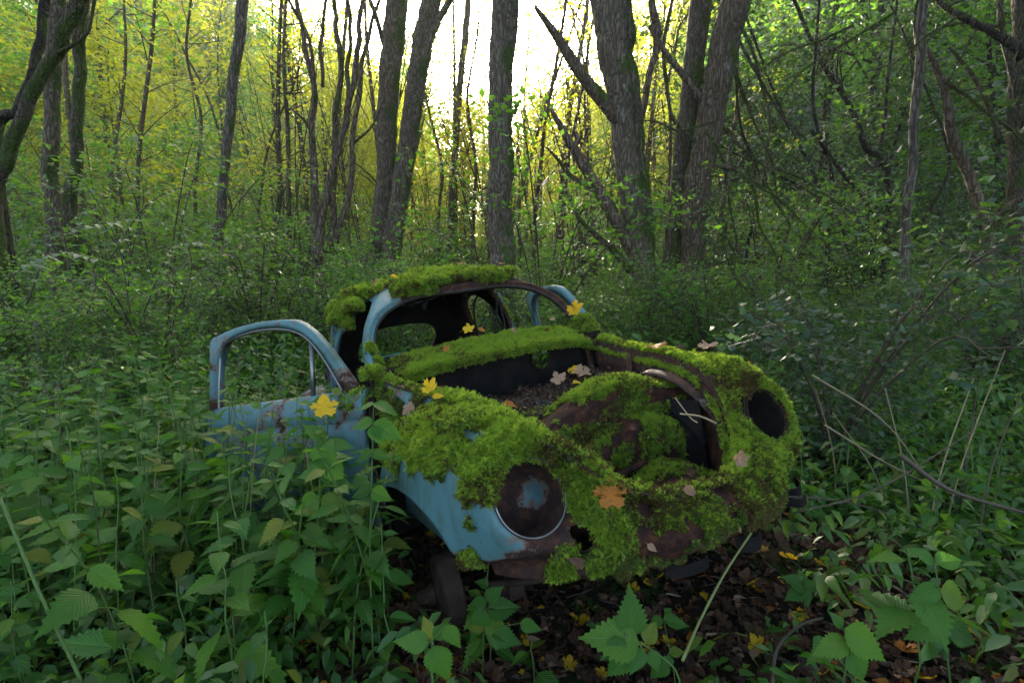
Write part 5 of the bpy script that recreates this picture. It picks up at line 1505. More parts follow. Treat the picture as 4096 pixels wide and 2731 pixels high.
def gen_bush(seed, h=2.2, stems=9, per=22, leaf=.07, dens=7):
    r = np.random.default_rng(seed); m = MB(); LV = []
    for k in range(stems):
        a = r.uniform(0, 2 * PI); l = r.uniform(.3, .9) * h * .6; hh = h * r.uniform(.6, 1.05)
        P = catmull([(0, 0, 0), (math.cos(a) * l * .35, math.sin(a) * l * .35, hh * .5), (math.cos(a) * l, math.sin(a) * l, hh * .95), (math.cos(a) * l * 1.35, math.sin(a) * l * 1.35, hh * .9)], 12)
        m.tube(P, np.linspace(.014, .004, 12), 4, cap=False)
        for q in P[1::1]:
            for _ in range(dens // 3):
                e = q + r.normal(0, .22, 3) * (1, 1, .6); m.tube([q, e], [.004, .002], 3, cap=False)
                spray(LV, e, per // 2, .13, leaf, r, .45, .1)
    return m.mesh('stems'), leaf_mesh_from(LV, 'leaves')
TBU = [gen_bush(800 + i, (2.0, 2.6, 1.6, 3.0)[i], 9 + i, 20, (.075, .065, .06, .08)[i]) for i in range(4)]
def put_bush(i, x, y, s_, leafm, label, group):
    o = put_tree('bush', TBU[i][0], TBU[i][1], x, y, s_, rng.uniform(0, 6.28), 'twig', leafm, label, group, 'bush')
    for c in o.children: c.name = 'stems' if c.name.startswith('trunk') else 'foliage'
    return o

def where(x, y):
    px = 2048 + FPX * x / y
    for lim, t in ((220, 'behind the leaning trunk at the left edge'), (560, 'just right of the left-edge trunks'), (820, 'left of the thin pale tree'), (1020, 'right of the thin pale tree'), (1230, 'left of the many-stemmed hazel'),
                   (1480, 'behind the many-stemmed hazel'), (1760, 'behind the two leaning trunks'), (1950, 'left of the straight lichened trunk'), (2100, 'behind the straight lichened trunk'),
                   (2300, 'right of the straight lichened trunk'), (2480, 'left of the trunk with broken limbs'), (2700, 'behind the mossy trunk group'), (2950, 'right of the mossy trunk group'),
                   (3250, 'behind the hanging mossy branches'), (3560, 'left of the slim spotted tree'), (3800, 'right of the slim spotted tree'), (99999, 'at the right edge')):
        if px < lim: return t
def dist(y): return 'near' if y < 10 else 'middle-distance' if y < 17 else 'distant' if y < 28 else 'farthest'
def zone(x, y):
    px = 2048 + FPX * x / y
    return 'left' if px < 1150 else 'middle' if px < 2750 else 'right'
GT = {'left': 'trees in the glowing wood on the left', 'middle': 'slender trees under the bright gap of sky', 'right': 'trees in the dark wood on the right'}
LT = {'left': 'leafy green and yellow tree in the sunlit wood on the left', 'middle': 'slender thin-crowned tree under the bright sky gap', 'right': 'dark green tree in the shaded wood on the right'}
# background trees
pts = poisson(6000, (-42, 42), (10.5, 48), 2.1)
pts = [p for p in pts if abs(p[0]) < .98 * p[1] + 2]
pts.sort(key=lambda p: p[1])
nt_ = 0
for x, y in pts:
    z = zone(x, y); px = 2048 + FPX * x / y
    if nt_ > 230: break
    if z == 'middle':
        if y < 14: continue
        cap_ = 1.2 + y * math.tan(rad(17.5 + 8 * abs(px - 2050) / 800 + rng.uniform(-5, 5)))
        pr_ = TB[int(rng.integers(0, 3))]; s_ = np.clip(cap_ / 12, .34, 1.1); lm = 'tree_leaf_glow_yellow' if rng.random() < .7 else 'tree_leaf_green'; bk = 'bark_brown'
        if rng.random() < .55: pr_ = TC[int(rng.integers(0, 3))]; s_ = np.clip(cap_ * .8 / 7, .5, 1.3)
    elif z == 'left':
        pr_ = (TA, TB, TC)[int(rng.choice(3, p=[.45, .25, .3]))][int(rng.integers(0, 3))]; s_ = rng.uniform(.8, 1.25)
        if px > 800: s_ *= .8
        lm = 'tree_leaf_glow_yellow' if rng.random() < .5 else 'tree_leaf_green'; bk = 'bark_brown'
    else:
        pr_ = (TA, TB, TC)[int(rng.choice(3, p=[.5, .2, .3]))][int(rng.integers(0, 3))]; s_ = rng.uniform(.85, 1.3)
        lm = 'tree_leaf_shade_dark' if rng.random() < .8 else 'tree_leaf_green'; bk = 'bark_dark'
    put_tree('background_tree', pr_[0], pr_[1], x, y, s_, rng.uniform(0, 6.28), bk, lm, f"{dist(y)} {'short' if s_ * (13 if pr_ in TA else 12 if pr_ in TB else 7) < 7 else 'tall'} tree with {'glow-tinted' if 'yellow' in lm else 'dark green' if 'dark' in lm else 'green'} leaves {where(x, y)}", GT[z]); nt_ += 1
for k, (px, y) in enumerate(((1260, 13), (1560, 16), (1820, 14), (2200, 13.5), (2380, 18), (2560, 15), (1700, 20), (2100, 22), (2300, 26), (1950, 27), (1450, 24))):
    p = at(px, 1102, y); put_tree('background_tree', *TB[k % 3], p.x, y, rng.uniform(.85, 1.1), rng.uniform(0, 6.28), 'bark_brown', 'tree_leaf_glow_yellow', f'{dist(y)} thin high-crowned tree reaching into the sky gap {where(p.x, y)}', 'thin trees screening the sky')
# unseen trees added outside the picture; their crowns keep the corners in shade
for k, (x, y, s_) in enumerate(((3.9, .6, .75), (5.6, 3.0, .85), (7.2, 5.6, .9), (3.2, -2.0, .8), (7.5, .5, 1.0), (9.2, 3.6, 1.0), (-4.0, -.6, .75), (-5.4, 1.9, .8), (-3.6, -3.6, .9), (-.6, -4.2, .9), (-7.4, 4.2, .9), (.9, -6.5, 1.0), (5.6, -4.5, 1.0))):
    put_tree('shade_tree', *TA[k % 3], x, y, s_, k * 1.3, 'bark_dark', 'tree_leaf_shade_dark', f"added unseen shade tree {'right' if x > 1 else 'left' if x < -1 else 'directly behind'}{' and behind' if y < 0 and abs(x) > 1 else ''} of the viewer outside the view", 'added shade trees outside the view')
print('bg trees', nt_)
for k, (x, y) in enumerate(poisson(400, (-34, 34), (3, 34), 3.4)):
    if abs(x) < .98 * y + 3 or abs(x) > 1.1 * y + 12: continue
    lm = 'tree_leaf_green' if x < 0 else 'tree_leaf_shade_dark'
    put_tree('background_tree', *(TA[k % 3] if k % 2 else TC[k % 3]), x, y, rng.uniform(.8, 1.15), k, 'bark_brown', lm, f"{dist(y)} tree just outside the {'left' if x < 0 else 'right'} edge of the view", 'trees flanking the clearing')
# understory bushes
GB = {'left': 'bushes under the trees on the left', 'middle': 'bushes behind the wreck', 'right': 'bushes under the trees on the right'}
LB = {'left': 'leafy bush in the undergrowth on the left behind the door', 'middle': 'light green bush in the thicket straight behind the wreck', 'right': 'dark leafy bush in the thicket on the right'}
nbush = 0
for x, y in sorted(poisson(7000, (-24, 24), (4.6, 24), 1.0).tolist(), key=lambda q: q[1]):
    if abs(x) > .98 * y + 1: continue
    if y < 8.5 and rng.random() < .45: continue
    if y < 6.6 and -1.9 < x < 2.2: continue
    z = zone(x, y); i = int(rng.integers(0, 4))
    if nbush > 225: break
    s_ = rng.uniform(.7, 1.15) * (1 + .02 * (y - 8))
    if y < 7: s_ *= .62
    if z == 'middle': s_ *= .9
    lm = {'left': ('bush_leaf', 'tree_leaf_green'), 'middle': ('bush_leaf', 'tree_leaf_green'), 'right': ('bush_leaf', 'tree_leaf_shade_dark')}[z][int(rng.random() < .4)]  # dark bush leaves on the right carry painted shade
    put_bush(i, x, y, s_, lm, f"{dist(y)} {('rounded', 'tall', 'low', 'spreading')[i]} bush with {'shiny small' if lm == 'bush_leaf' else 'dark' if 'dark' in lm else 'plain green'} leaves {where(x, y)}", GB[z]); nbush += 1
print('bushes', nbush)
# lower shrubs and brambles nearer the wreck
nl_ = 0
for x, y in poisson(5000, (-7, 8), (2.9, 7.2), .62):
    px = 2048 + FPX * x / y
    if abs(x) > .98 * y + .3 or in_car(np.array([x]), np.array([y]), .35)[0] or door_line(np.array([x]), np.array([y]))[0] < .5: continue
    if px < 3000 and y < 5.2 and px > 700: continue
    if 700 < px < 1600 and y < 6.2: continue
    if y < 4 and rng.random() < .4: continue
    i = int(rng.integers(0, 4)); H_ = (2.0, 2.6, 1.6, 3.0)[i]
    top = (1.24 + .02 * y) if px < 3000 else rng.uniform(.9, 1.45)
    s_ = top * rng.uniform(.75, 1.0) / H_
    lm = ('bush_leaf', 'tree_leaf_green')[int(rng.random() < .3)] if px < 3000 else ('bush_leaf', 'tree_leaf_shade_dark')[int(rng.random() < .35)]
    o = put_bush(i, x, y, s_, lm, f"{'close' if y < 4.6 else 'nearer' if y < 6 else 'farther'} chest-high {('rounded', 'narrow', 'low', 'spreading')[i]} shrub {where(x, y)}", 'shrubs round the wreck'); nl_ += 1
print('near shrubs', nl_)
# far woodland, read as one mass
fw = [proto('far_tree', TA[0][1].copy(), M['tree_leaf_green']), proto('far_tree', TA[1][1].copy(), M['tree_leaf_glow_yellow']), proto('far_tree', TC[1][1].copy(), M['tree_leaf_green']), proto('far_tree', TA[2][1].copy(), M['tree_leaf_shade_dark'])]
Q = []
for k in range(560):
    y = rng.uniform(50, 85); x = rng.uniform(-1.4, 1.4) * y; px = 2048 + FPX * x / y
    mid_ = math.exp(-((px - 2000) / 620)**2)
    Q.append((x, y, gzf(x, y) - 2, (2.25 + .4 * rng.random()) * (1 - .46 * mid_), 3 if px > 2900 and rng.random() < .7 else int(rng.integers(0, 3))))
Q = np.array(Q)
o = scatter('far_woodland', Q[:, :3], np.column_stack([np.zeros((len(Q), 2)), rng.uniform(0, 6, len(Q))]), Q[:, 3], fw, tid=Q[:, 4].astype(int))
tag(o, 'far wood closing the view behind the trees')

# --- hero trees traced at their own distances ------------------------
def px_pts(L, Y, dY=0.0): return [np.array(at(p[0] * 1.7415, p[1] * 1.7415, Y + dY * i)) for i, p in enumerate(L)]
def hero(name, L, widths, Y, bark, label, limbs=(), crown=None, group=None, n=18, dY=0.0, top=4.0, foot=True, amp=.012):
    """L: pixel polyline from the base up (2352 px frame), widths in those px; limbs: (polyline, widths)"""
    P = px_pts(L, Y, dY); Wd = [w * 1.7415 * np.linalg.norm((p[0], p[1])) * 0 + w * 1.7415 * Y / FPX / 2 for w, p in zip(widths, P)]
    if foot:
        b = P[0]; g0 = gzf(b[0], b[1])
        if b[2] > g0 + .02: P = [np.array((b[0] + (b[0] - P[1][0]) * .15, b[1], g0 - .15)), np.array((b[0] + (b[0] - P[1][0]) * .08, b[1], g0 + min(.25, (b[2] - g0) * .5)))] + P; Wd = [Wd[0] * 1.8, Wd[0] * 1.2] + Wd
    if top:
        d = P[-1] - P[-2]; d /= np.linalg.norm(d)
        P = P + [P[-1] + d * top * .5, P[-1] + d * top + (0, 0, .2)]; Wd = Wd + [Wd[-1] * .8, Wd[-1] * .35]
    root = empty(name, tuple(P[0])); o0 = P[0]
    m = MB(); trunk_tube(m, [p - o0 for p in P], Wd, n, amp, abs(int(L[0][0])), rough=.03)
    mkobj('trunk', m, M[bark], root)
    for j, lb in enumerate(limbs):
        pl, wl = lb[:2]; bk = lb[2] if len(lb) > 2 else bark; tp_ = lb[3] if len(lb) > 3 else 0
        Q = px_pts(pl, Y - .05); Wl = [w * 1.7415 * Y / FPX / 2 for w in wl]
        if tp_:
            d = Q[-1] - Q[-2]; d /= np.linalg.norm(d); Q = Q + [Q[-1] + d * tp_]; Wl = Wl + [Wl[-1] * .3]
        m = MB(); trunk_tube(m, [p - o0 for p in Q], Wl, max(6, n - 6), .015, j + abs(int(pl[0][0])), rough=.05)
        mkobj('limb', m, M[bk], root)
    if crown:
        cm, s_, off = crown
        me = cm.copy(); me.materials.clear(); me.materials.append(M[off[3] if len(off) > 3 else 'tree_leaf_green'])
        o = bpy.data.objects.new('crown', me); C.objects.link(o); o.parent = root; o.location = tuple(P[-1] - o0 + np.array(off[:3]) - (0, 0, 2.4)); o.scale = (s_,) * 3
    return tag(root, label, 'tree', group)
HC = gen_tree(9, .1, 900, cb=.05, spread=3.2, nb=30, per=30, leaf=.11, blob=.42)[1]
hero('sycamore_tree', [(1158,800),(1155,620),(1150,420),(1150,200),(1157,0)], [66,60,55,54,56], 6.5, 'bark_grey', 'straight grey lichen-spotted tree rising directly behind the roof of the wreck', crown=(HC, .8, (0, .5, 0)), top=5)
hero('leaning_tree', [(855,640),(868,590),(885,400),(893,200),(915,0)], [48,42,42,46,46], 9.0, 'bark_grey', 'left one of two thick trees leaning together behind the roof',
     limbs=[([(893,130),(870,70),(850,0)], [14,10,9]), ([(872,480),(862,420),(800,360)], [5,4,3], 'bark_mossy')], crown=(HC, .7, (0, 0, .5, 'tree_leaf_glow_yellow')), top=5)
hero('leaning_tree', [(892,640),(900,580),(925,420),(950,240),(965,130),(990,0)], [52,46,42,42,44,40], 8.6, 'bark_grey', 'right one of two thick leaning trees, with a forked branch high up',
     limbs=[([(968,130),(1000,60),(1030,10)], [22,16,14], 'bark_grey', 2.5)], crown=(HC, .7, (0, 0, 1, 'tree_leaf_glow_yellow')), top=5)
hero('birch_tree', [(490,720),(497,620),(508,480),(522,330),(540,150),(557,0)], [28,24,21,20,22,24], 8.5, 'bark_pale', 'thin pale tree leaning slightly right, left of the open door', crown=(HC, .55, (0, 1, 1, 'tree_leaf_glow_yellow')), top=4)
hero('hazel_tree', [(730,640),(725,560),(722,430),(718,300),(720,200),(700,100),(685,0)], [28,24,18,15,12,11,10], 8.0, 'bark_dead', 'many-stemmed hazel with reddish peeling stems left of the roof',
     limbs=[([(732,600),(742,500),(765,380),(790,290),(812,190),(822,100),(835,0)], [20,16,15,14,13,12,10], 'bark_dead', 2.5),
            ([(760,580),(765,450),(772,300),(780,180),(775,60),(770,0)], [18,15,13,12,11,10], 'bark_brown', 2.5),
            ([(770,560),(795,470),(812,380),(812,280),(830,150),(850,60),(872,0)], [16,14,13,12,10,9,8], 'bark_dead', 2.0),
            ([(722,330),(700,280),(668,250)], [8,6,4], 'bark_mossy'), ([(725,240),(712,120),(695,60),(660,0)], [10,8,7,6], 'bark_brown', 1),
            ([(795,260),(805,120),(795,0)], [10,9,8], 'bark_brown', 2), ([(740,200),(738,100),(745,0)], [9,8,7], 'bark_brown', 2),
            ([(812,330),(850,290),(880,220)], [7,5,3], 'bark_mossy')], top=2, n=12, crown=(HC, .45, (0, 1, 1.5, 'tree_leaf_glow_yellow')))
hero('slim_tree', [(1035,520),(1040,400),(1052,250),(1065,110),(1078,0)], [13,14,15,15,14], 13.0, 'bark_brown', 'slim dark tree seen between the leaning pair and the straight tree', crown=(HC, .5, (0, 0, 0, 'tree_leaf_glow_yellow')), top=3, n=10)
hero('forked_maple_tree', [(1512,760),(1485,650),(1468,560),(1448,430),(1425,230),(1410,120),(1392,0)], [66,60,56,54,56,66,72], 6.6, 'bark_grey', 'big grey trunk with broken limbs, left one of the mossy group right of the wreck',
     limbs=[([(1432,290),(1400,250),(1330,165),(1280,90),(1228,18)], [34,30,26,20,8], 'bark_brown'),
            ([(1462,600),(1425,525),(1370,430),(1320,350),(1300,315),(1245,225)], [30,28,25,22,17,5], 'bark_dead'),
            ([(1330,330),(1318,300)], [14,8], 'bark_dead'),
            ([(1415,490),(1370,435),(1320,410),(1290,370),(1255,338)], [16,13,10,8,4], 'bark_mossy'),
            ([(1450,620),(1410,575),(1370,540),(1330,500),(1305,448)], [20,16,12,9,5], 'bark_mossy'),
            ([(1425,570),(1390,562),(1360,560)], [7,6,5], 'bark_brown'),
            ([(1500,700),(1490,560),(1475,400),(1460,240),(1445,100),(1435,0)], [22,26,26,24,26,28], 'bark_mossy', 4)],
     crown=(HC, .85, (0, .3, 0)), top=5, n=20)
hero('mossy_maple_tree', [(1545,740),(1545,620),(1555,500),(1570,330),(1592,150),(1612,0)], [46,44,40,40,42,46], 7.1, 'bark_mossy', 'mossy middle trunk of the group right of the wreck', crown=(HC, .6, (0, 0, 1, 'tree_leaf_shade_dark')), top=4)
hero('leaning_maple_tree', [(1582,720),(1590,600),(1600,450),(1622,330),(1645,200),(1665,100),(1690,0)], [58,54,56,58,60,60,62], 6.9, 'bark_brown', 'thick brown trunk leaning right, right one of the mossy group',
     limbs=[([(1640,260),(1600,215),(1560,160),(1520,110),(1490,60)], [16,14,14,12,12], 'bark_dead'),
            ([(1460,330),(1485,230),(1500,140),(1512,60),(1500,0)], [12,14,14,15,16], 'bark_dead', 2),
            ([(1640,270),(1700,330),(1760,380),(1830,440)], [9,7,5,3], 'bark_mossy'),
            ([(1650,420),(1720,410),(1780,470),(1820,520)], [8,6,5,3], 'bark_mossy'),
            ([(1680,60),(1720,140),(1790,260),(1860,330)], [8,7,6,4], 'bark_mossy'),
            ([(1610,640),(1650,560),(1665,430),(1680,300)], [14,12,10,7], 'bark_mossy'),
            ([(1600,330),(1540,250),(1530,120),(1545,0)], [9,8,8,7], 'bark_mossy', 1)],
     crown=(HC, .85, (.5, 0, .2, 'tree_leaf_shade_dark')), top=4, n=20)
hero('pale_slim_tree', [(2062,740),(2078,560),(2092,380),(2108,180),(2120,0)], [19,19,19,19,22], 5.6, 'bark_pale', 'slim spotted tree standing upright in the thicket on the right', crown=(HC, .5, (0, .5, .5, 'tree_leaf_shade_dark')), top=3, n=12)
hero('dead_mossy_tree', [(2268,560),(2255,500),(2225,400),(2190,290),(2165,190),(2130,110)], [26,25,22,20,15,9], 6.0, 'bark_dead', 'pale dead trunk leaning left at the right edge',
     limbs=[([(2300,330),(2275,240),(2230,170),(2180,110)], [12,11,9,6], 'bark_mossy'), ([(2352,300),(2330,200),(2300,90),(2290,0)], [16,14,13,12], 'bark_mossy', 1)], top=0, n=12)
hero('edge_tree', [(2340,620),(2335,420),(2338,240),(2345,0)], [34,32,30,34], 6.2, 'bark_mossy', 'dark mossy trunk cut by the right edge of the picture', crown=(HC, .6, (0, 0, 0, 'tree_leaf_shade_dark')), top=4, n=14)
hero('bent_tree', [(-15,470),(20,360),(60,250),(100,165),(145,85),(178,0)], [30,28,27,27,28,30], 5.2, 'bark_mossy', 'mossy trunk leaning across the upper left corner',
     limbs=[([(130,120),(165,105),(200,75),(215,10)], [10,8,7,6], 'bark_mossy', 1)], crown=(HC, .45, (0, 1, .5)), top=3, foot=True)
hero('straight_edge_tree', [(125,560),(120,420),(122,250),(128,100),(132,0)], [34,32,30,30,32], 7.0, 'bark_grey', 'straight trunk behind the leaning one at the upper left', crown=(HC, .5, (0, 1, 1)), top=4)
hero('twisted_edge_tree', [(160,470),(172,380),(182,250),(182,120),(192,0)], [27,25,23,24,26], 7.6, 'bark_mossy', 'dark crooked trunk right of the straight one at the upper left', crown=(HC, .5, (0, 1, 1)), top=4)
hero('small_edge_tree', [(-5,330),(45,250),(85,150),(108,0)], [24,22,20,20], 6.0, 'bark_dark', 'thin dark trunk crossing the leaning one at the upper left edge', top=3, n=10)
# slim stems in the middle ground
SL = [((630,560),(640,400),(648,200),(652,0),12), ((668,520),(662,350),(655,180),(655,0),11), ((770,520),(775,300),(800,0),(805,-20),10), ((455,520),(460,330),(430,160),(440,0),8),
      ((320,500),(322,330),(345,120),(352,0),10), ((262,520),(265,330),(285,120),(290,0),8), ((1085,540),(1090,380),(1075,250),(1090,100),8), ((1010,500),(1015,380),(985,250),(960,160),7),
      ((1195,560),(1200,430),(1240,270),(1290,130),9), ((1225,520),(1245,350),(1270,200),(1300,0),10), ((1290,560),(1300,400),(1330,250),(1360,80),8), ((1345,540),(1350,330),(1345,180),(1320,60),7),
      ((1540,300),(1530,200),(1560,80),(1600,0),7), ((1905,540),(1900,380),(1870,250),(1880,60),10), ((1850,600),(1880,420),(1800,250),(1720,60),9), ((2010,600),(2000,430),(2030,260),(2050,60),10),
      ((2100,560),(2180,380),(2150,250),(2080,90),8), ((2040,420),(1980,330),(1930,200),(1850,40),14), ((1955,600),(1920,500),(1830,430),(1740,380),7), ((1720,560),(1750,430),(1700,300),(1680,120),8),
      ((1660,560),(1665,420),(1690,250),(1700,60),9), ((540,540),(520,400),(470,200),(400,80),6), ((590,520),(600,420),(640,260),(690,150),6)]
for i, s_ in enumerate(SL):
    Y = rng.uniform(8.5, 13) if s_[0][0] < 1500 else rng.uniform(7, 10)
    P = px_pts(s_[:4], Y); w = s_[4] * 1.7415 * Y / FPX / 2
    b = P[0]; P = [np.array((b[0], b[1], gzf(b[0], b[1]) - .1))] + P
    d = P[-1] - P[-2]; P.append(P[-1] + d / np.linalg.norm(d) * 1.5)
    root = empty('sapling', tuple(P[0])); m = MB(); o0 = P[0]
    trunk_tube(m, [p - o0 for p in P], [w * 1.1, w, w * .9, w * .8, w * .6, w * .3], 7, .03, i, segs=30)
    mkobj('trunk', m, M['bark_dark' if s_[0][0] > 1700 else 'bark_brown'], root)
    m = MB(); r = np.random.default_rng(i); LV = []
    for k in range(16):
        t = r.uniform(.3, 1); j = int(t * (len(P) - 2)); q = P[j] + (P[j + 1] - P[j]) * r.random() - o0
        a = r.uniform(0, 6.28); L_ = r.uniform(.4, 1.3); e = q + np.array((math.cos(a) * .8, math.sin(a) * .8, r.uniform(.2, .9))) * L_
        mid = (q + e) / 2 + r.normal(0, .08, 3); m.tube(catmull([q, mid, e], 6), np.linspace(w * .3, w * .08, 6), 4, cap=False)
        for _ in range(3): spray(LV, e + r.normal(0, .15, 3), 8, .14, .075, r)
    mkobj('twigs', m, M['twig'], root)
    o = bpy.data.objects.new('foliage', leaf_mesh_from(LV, 'foliage')); o.data.materials.append(M['tree_leaf_shade_dark' if s_[0][0] > 1700 else 'tree_leaf_glow_yellow']); C.objects.link(o); o.parent = root
    wl_ = where(P[0][0], Y)
    zz_ = 'right' if s_[0][0] > 1620 else 'left' if s_[0][0] < 700 else 'middle'
    tag(root, f"{'straight' if abs(s_[0][0] - s_[3][0]) < 25 else 'left-leaning' if s_[3][0] < s_[0][0] else 'right-leaning'} thin sapling {wl_}", 'sapling', 'saplings ' + zz_ + ' of the wood' if zz_ != 'middle' else 'saplings behind the wreck')
# bare fanning saplings under the sky gap
for i in range(34):
    px0 = rng.uniform(1150, 2900); Y = rng.uniform(9.5, 17); b = at(px0, 1102, Y); z0 = gzf(b.x, Y)
    root = empty('sapling', (b.x, Y, z0)); m = MB(); r = np.random.default_rng(3000 + i)
    for k in range(int(r.integers(2, 5))):
        a = r.uniform(-.28, .28); h = r.uniform(4.5, 8.5)
        P = wig([(0, 0, -.1), (a * h * .3, r.normal(0, .2), h * .4), (a * h, r.normal(0, .5), h)], 18, .05, i * 7 + k); w = r.uniform(.012, .032)
        m.tube(P, np.linspace(w, w * .25, 18), 5, cap=False)
        for q in range(10):
            j = int(r.uniform(6, 17)); e = P[j] + np.array((r.normal(0, .35), r.normal(0, .35), r.uniform(.3, 1.0)))
            m.tube(catmull([P[j], (P[j] + e) / 2 + r.normal(0, .05, 3), e], 5), np.linspace(w * .35, w * .1, 5), 3, cap=False)
    mkobj('stems', m, M['bark_brown'], root)
    tag(root, f"{dist(Y)} nearly leafless sapling with fanning stems {where(b.x, Y)}", 'sapling', 'bare saplings under the sky gap')
# hanging mossy twigs right of the big trunks, and the dark tangle
def moss_twig(pts, r0, name='mossy_branch', label='', group=None, Y=0, lumps=6, mat='bark_mossy'):
    root = empty(name, tuple(pts[0])); o0 = np.array(pts[0]); m = MB(); r = np.random.default_rng(int(pts[0][0] * 1000) % 9999)
    P = wig([np.array(p) - o0 for p in pts], 26, .02, int(abs(pts[0][0]) * 100)); m.tube(P, np.linspace(r0, r0 * .35, 26), 6, rough=.15)
    mkobj('branch', m, M[mat], root)
    m = MB()
    for k in range(14):
        q = P[int(r.uniform(3, 25))]; e = q + r.normal(0, .12, 3) + (0, 0, -.05); m.tube(catmull([q, (q + e) / 2 + r.normal(0, .02, 3), e], 5), np.linspace(r0 * .35, r0 * .12, 5), 4, cap=False)
    mkobj('twigs', m, M['bark_mossy'], root)
    LV = []
    for k in range(lumps * 6):
        q = P[int(r.uniform(0, 25))]; spray(LV, q - np.array((0, 0, r0 * .5)), 14, r0 * 1.3 + .006, .014, r, 1.0, .3)
    o = bpy.data.objects.new('moss', leaf_mesh_from(LV, 'moss')); o.data.materials.append(M['moss_shade_dark']); C.objects.link(o); o.parent = root; o['kind'] = 'stuff'
    return tag(root, label, 'branch', group)
MT = [((1690,160),(1720,240),(1760,340),(1790,440),(1820,520),5.5,9), ((1700,60),(1740,160),(1775,260),(1760,400),(1790,500),5.8,8), ((1640,380),(1700,400),(1760,440),(1830,500),(1900,560),5.0,8),
      ((1620,300),(1660,380),(1680,480),(1690,560),(1685,640),5.2,9), ((1720,380),(1735,460),(1750,540),(1800,620),(1830,660),4.8,8), ((1660,500),(1670,580),(1690,640),(1740,690),(1760,720),4.6,7),
      ((1960,60),(1900,90),(1830,110),(1760,150),(1700,210),6,7), ((2060,20),(1980,70),(1900,120),(1830,180),(1790,240),5.5,7), ((1770,380),(1860,420),(1940,470),(1990,540),(2010,600),6,7),
      ((2352,460),(2290,510),(2240,580),(2200,650),(2160,730),3.2,15), ((2300,60),(2220,50),(2120,90),(2050,150),(1980,170),4.6,8), ((2180,180),(2230,230),(2290,280),(2352,330),(2400,370),5.0,10),
      ((2352,130),(2280,90),(2210,40),(2150,0),(2100,-40),4.0,22), ((1860,300),(1920,380),(1990,470),(2050,560),(2080,620),7.0,10), ((1640,280),(1560,300),(1500,280),(1440,270),(1400,250),6.2,6),
      ((1240,330),(1180,330),(1120,360),(1090,390),(1050,400),7,4)]
for i, s_ in enumerate(MT[:15]):
    P = [np.array(at(p[0] * 1.7415, p[1] * 1.7415, s_[5] + .1 * j)) for j, p in enumerate(s_[:5])]
    dx = s_[4][0] - s_[0][0]
    lab = f"mossy twig-laden {'thick' if s_[6] > 8 else 'thin'} branch {'drooping right' if dx > 60 else 'drooping left' if dx < -60 else 'hanging straight'} {where(P[0][0], s_[5])}"
    g_ = 'mossy hanging branches on the right'
    if i == 9: lab, g_ = 'moss-tufted branch slanting down near the right edge', None
    if i == 12: lab, g_ = 'thick dark branch across the upper right corner', None
    moss_twig(P, s_[6] * 1.7415 * s_[5] / FPX / 2, label=lab, group=g_, mat='bark_dark' if i in (12, 13) else 'bark_mossy')
# leafy sprays of shrubs close on the left and right
def leafy_branch(pts, r0, leaf, nl, label, mat='nettle_far', cat='branch', group=None, pair=True):
    root = empty('leafy_branch', tuple(pts[0])); o0 = np.array(pts[0]); m = MB(); r = np.random.default_rng(int(abs(pts[0][0]) * 777) % 9999)
    P = catmull([np.array(p) - o0 for p in pts], 40); m.tube(P, np.linspace(r0, r0 * .3, 40), 6); mkobj('branch', m, M['twig'], root)
    for k in range(nl):
        t = .15 + .85 * k / nl; q = P[int(t * 39)]; tg = P[min(39, int(t * 39) + 1)] - P[int(t * 39) - 1]; az = math.atan2(tg[1], tg[0])
        for sg in (-1, 1):
            o = bpy.data.objects.new('leaf', LEAFM[(k + (sg > 0)) % len(LEAFM)]); C.objects.link(o); o.parent = root; o.location = q
            o.rotation_euler = (r.normal(0, .2), r.uniform(-.1, .35), az + sg * r.uniform(.7, 1.3)); s_ = leaf * r.uniform(.7, 1.2); o.scale = (s_,) * 3
    return tag(root, label, cat, group)
LEAFM = []
for i in range(3):
    V, F, UV = leaf_mesh(1, .5, teeth=5, fold=.15, droop=.2, serr=.012, seed=60 + i); m = MB(); m.add(V + np.array((.1, 0, 0)), F, UV)
    me = m.mesh('leaf'); me.materials.append(M['bush_leaf']); me.polygons.foreach_set('use_smooth', [True] * len(me.polygons)); LEAFM.append(me)
LBR = [([(2110,760),(2130,640),(2150,560),(2110,500)], 3.0, .085), ([(2200,740),(2215,620),(2230,520),(2275,440)], 2.8, .08), ([(2260,700),(2290,600),(2285,480),(2270,370)], 3.0, .08), ([(2330,760),(2300,690),(2260,640),(2180,620)], 2.6, .09),
       ([(2352,700),(2340,610),(2352,540),(2340,480)], 2.7, .08), ([(2080,690),(2070,620),(2050,580),(2020,560)], 3.4, .08)]
for i, (L, Y, lf_) in enumerate(LBR):
    leafy_branch([np.array(at(p[0] * 1.7415, p[1] * 1.7415, Y)) for p in L], .004, lf_, 9, 'shrub shoot with flat shiny paired leaves at the right edge', group='leafy shoots at the right edge')
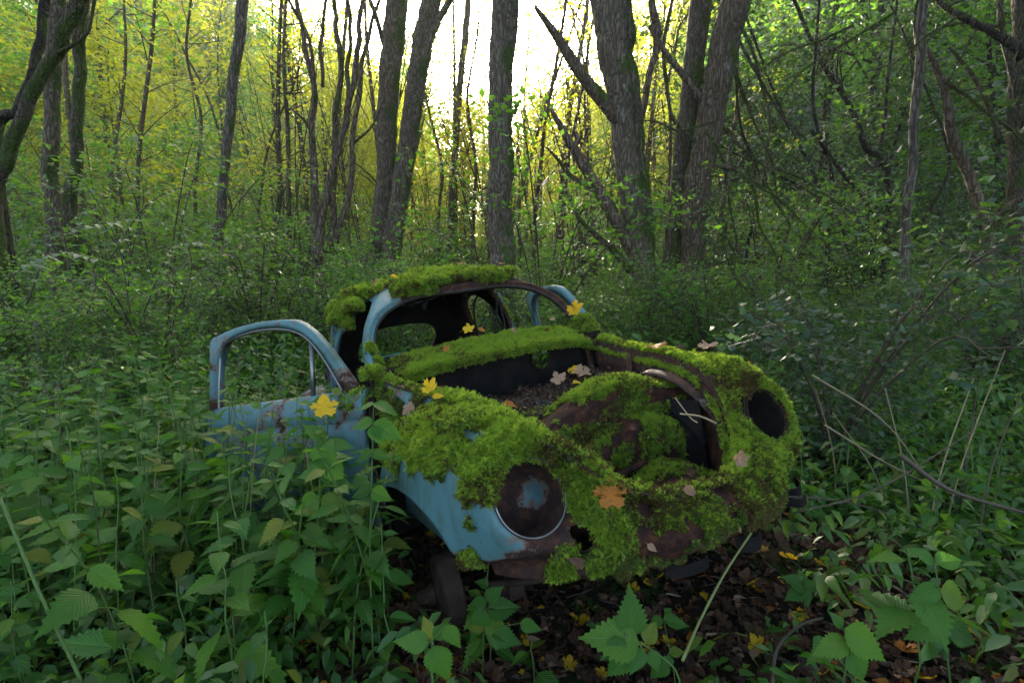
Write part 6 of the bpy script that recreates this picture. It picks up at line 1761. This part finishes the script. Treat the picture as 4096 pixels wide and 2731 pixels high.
LBL = [([(160,620),(140,520),(90,440),(20,400)], 3.6, .08), ([(300,720),(270,560),(200,430),(80,300)], 4.0, .085), ([(250,600),(330,480),(420,430),(520,420)], 4.2, .075), ([(60,700),(120,560),(210,520),(330,500)], 3.6, .08),
       ([(290,760),(300,600),(330,450),(300,330)], 4.4, .075), ([(20,640),(80,600),(150,580),(240,600)], 3.2, .08), ([(330,720),(380,600),(420,560),(500,560)], 4.4, .075), ([(200,720),(220,640),(180,540),(200,470)], 3.8, .08), ([(420,700),(440,600),(400,500),(360,470)], 4.6, .07)]
for i, (L, Y, lf_) in enumerate(LBL):
    leafy_branch([np.array(at(p[0] * 1.7415, p[1] * 1.7415, Y)) for p in L], .006, lf_, 13, 'arching shrub branch with dull green leaves in the left middle ground', group='shrub branches on the left')

# ------------------------------------------------------------------ morning haze
mb = MB(); mb.box((-125, -35, -2), (125, 165, 44))
hz = N('haze')
pv = hz.n('VolumePrincipled'); pv.inputs['Color'].default_value = (.92, .95, 1, 1); pv.inputs['Density'].default_value = .0009; pv.inputs['Anisotropy'].default_value = .35
hz.l(pv.outputs[0], hz.out.inputs['Volume'])
o = mkobj('haze', mb, hz.m, smooth=False); tag(o, 'thin morning haze between the trees', kind='stuff')

# labels that would fit several things get their place among them
dup = {}
for o in C.objects:
    if o.parent is None and o.get('label') and o.get('category') and o.name.split('.')[0] != 'shade_tree': dup.setdefault(o['label'], []).append(o)
bpy.context.view_layer.update()
for lab, os_ in dup.items():
    if len(os_) < 2: continue
    os_.sort(key=lambda q: q.matrix_world.translation.x / max(.3, q.matrix_world.translation.y))
    n = len(os_); num = {2: 'two', 3: 'three', 4: 'four', 5: 'five', 6: 'six'}.get(n, 'several')
    for i, q in enumerate(os_):
        w = 'left' if i == 0 else 'right' if i == n - 1 else 'middle' if n == 3 else ('second', 'third', 'fourth', 'fifth')[i - 1] if i < 5 else 'further'
        if n > 3 and 0 < i < n - 1: lab2 = f'{lab}, {w} from left'
        else: lab2 = f'{lab}, {w} of {num}'
        if len(lab2.split()) <= 16: q['label'] = lab2
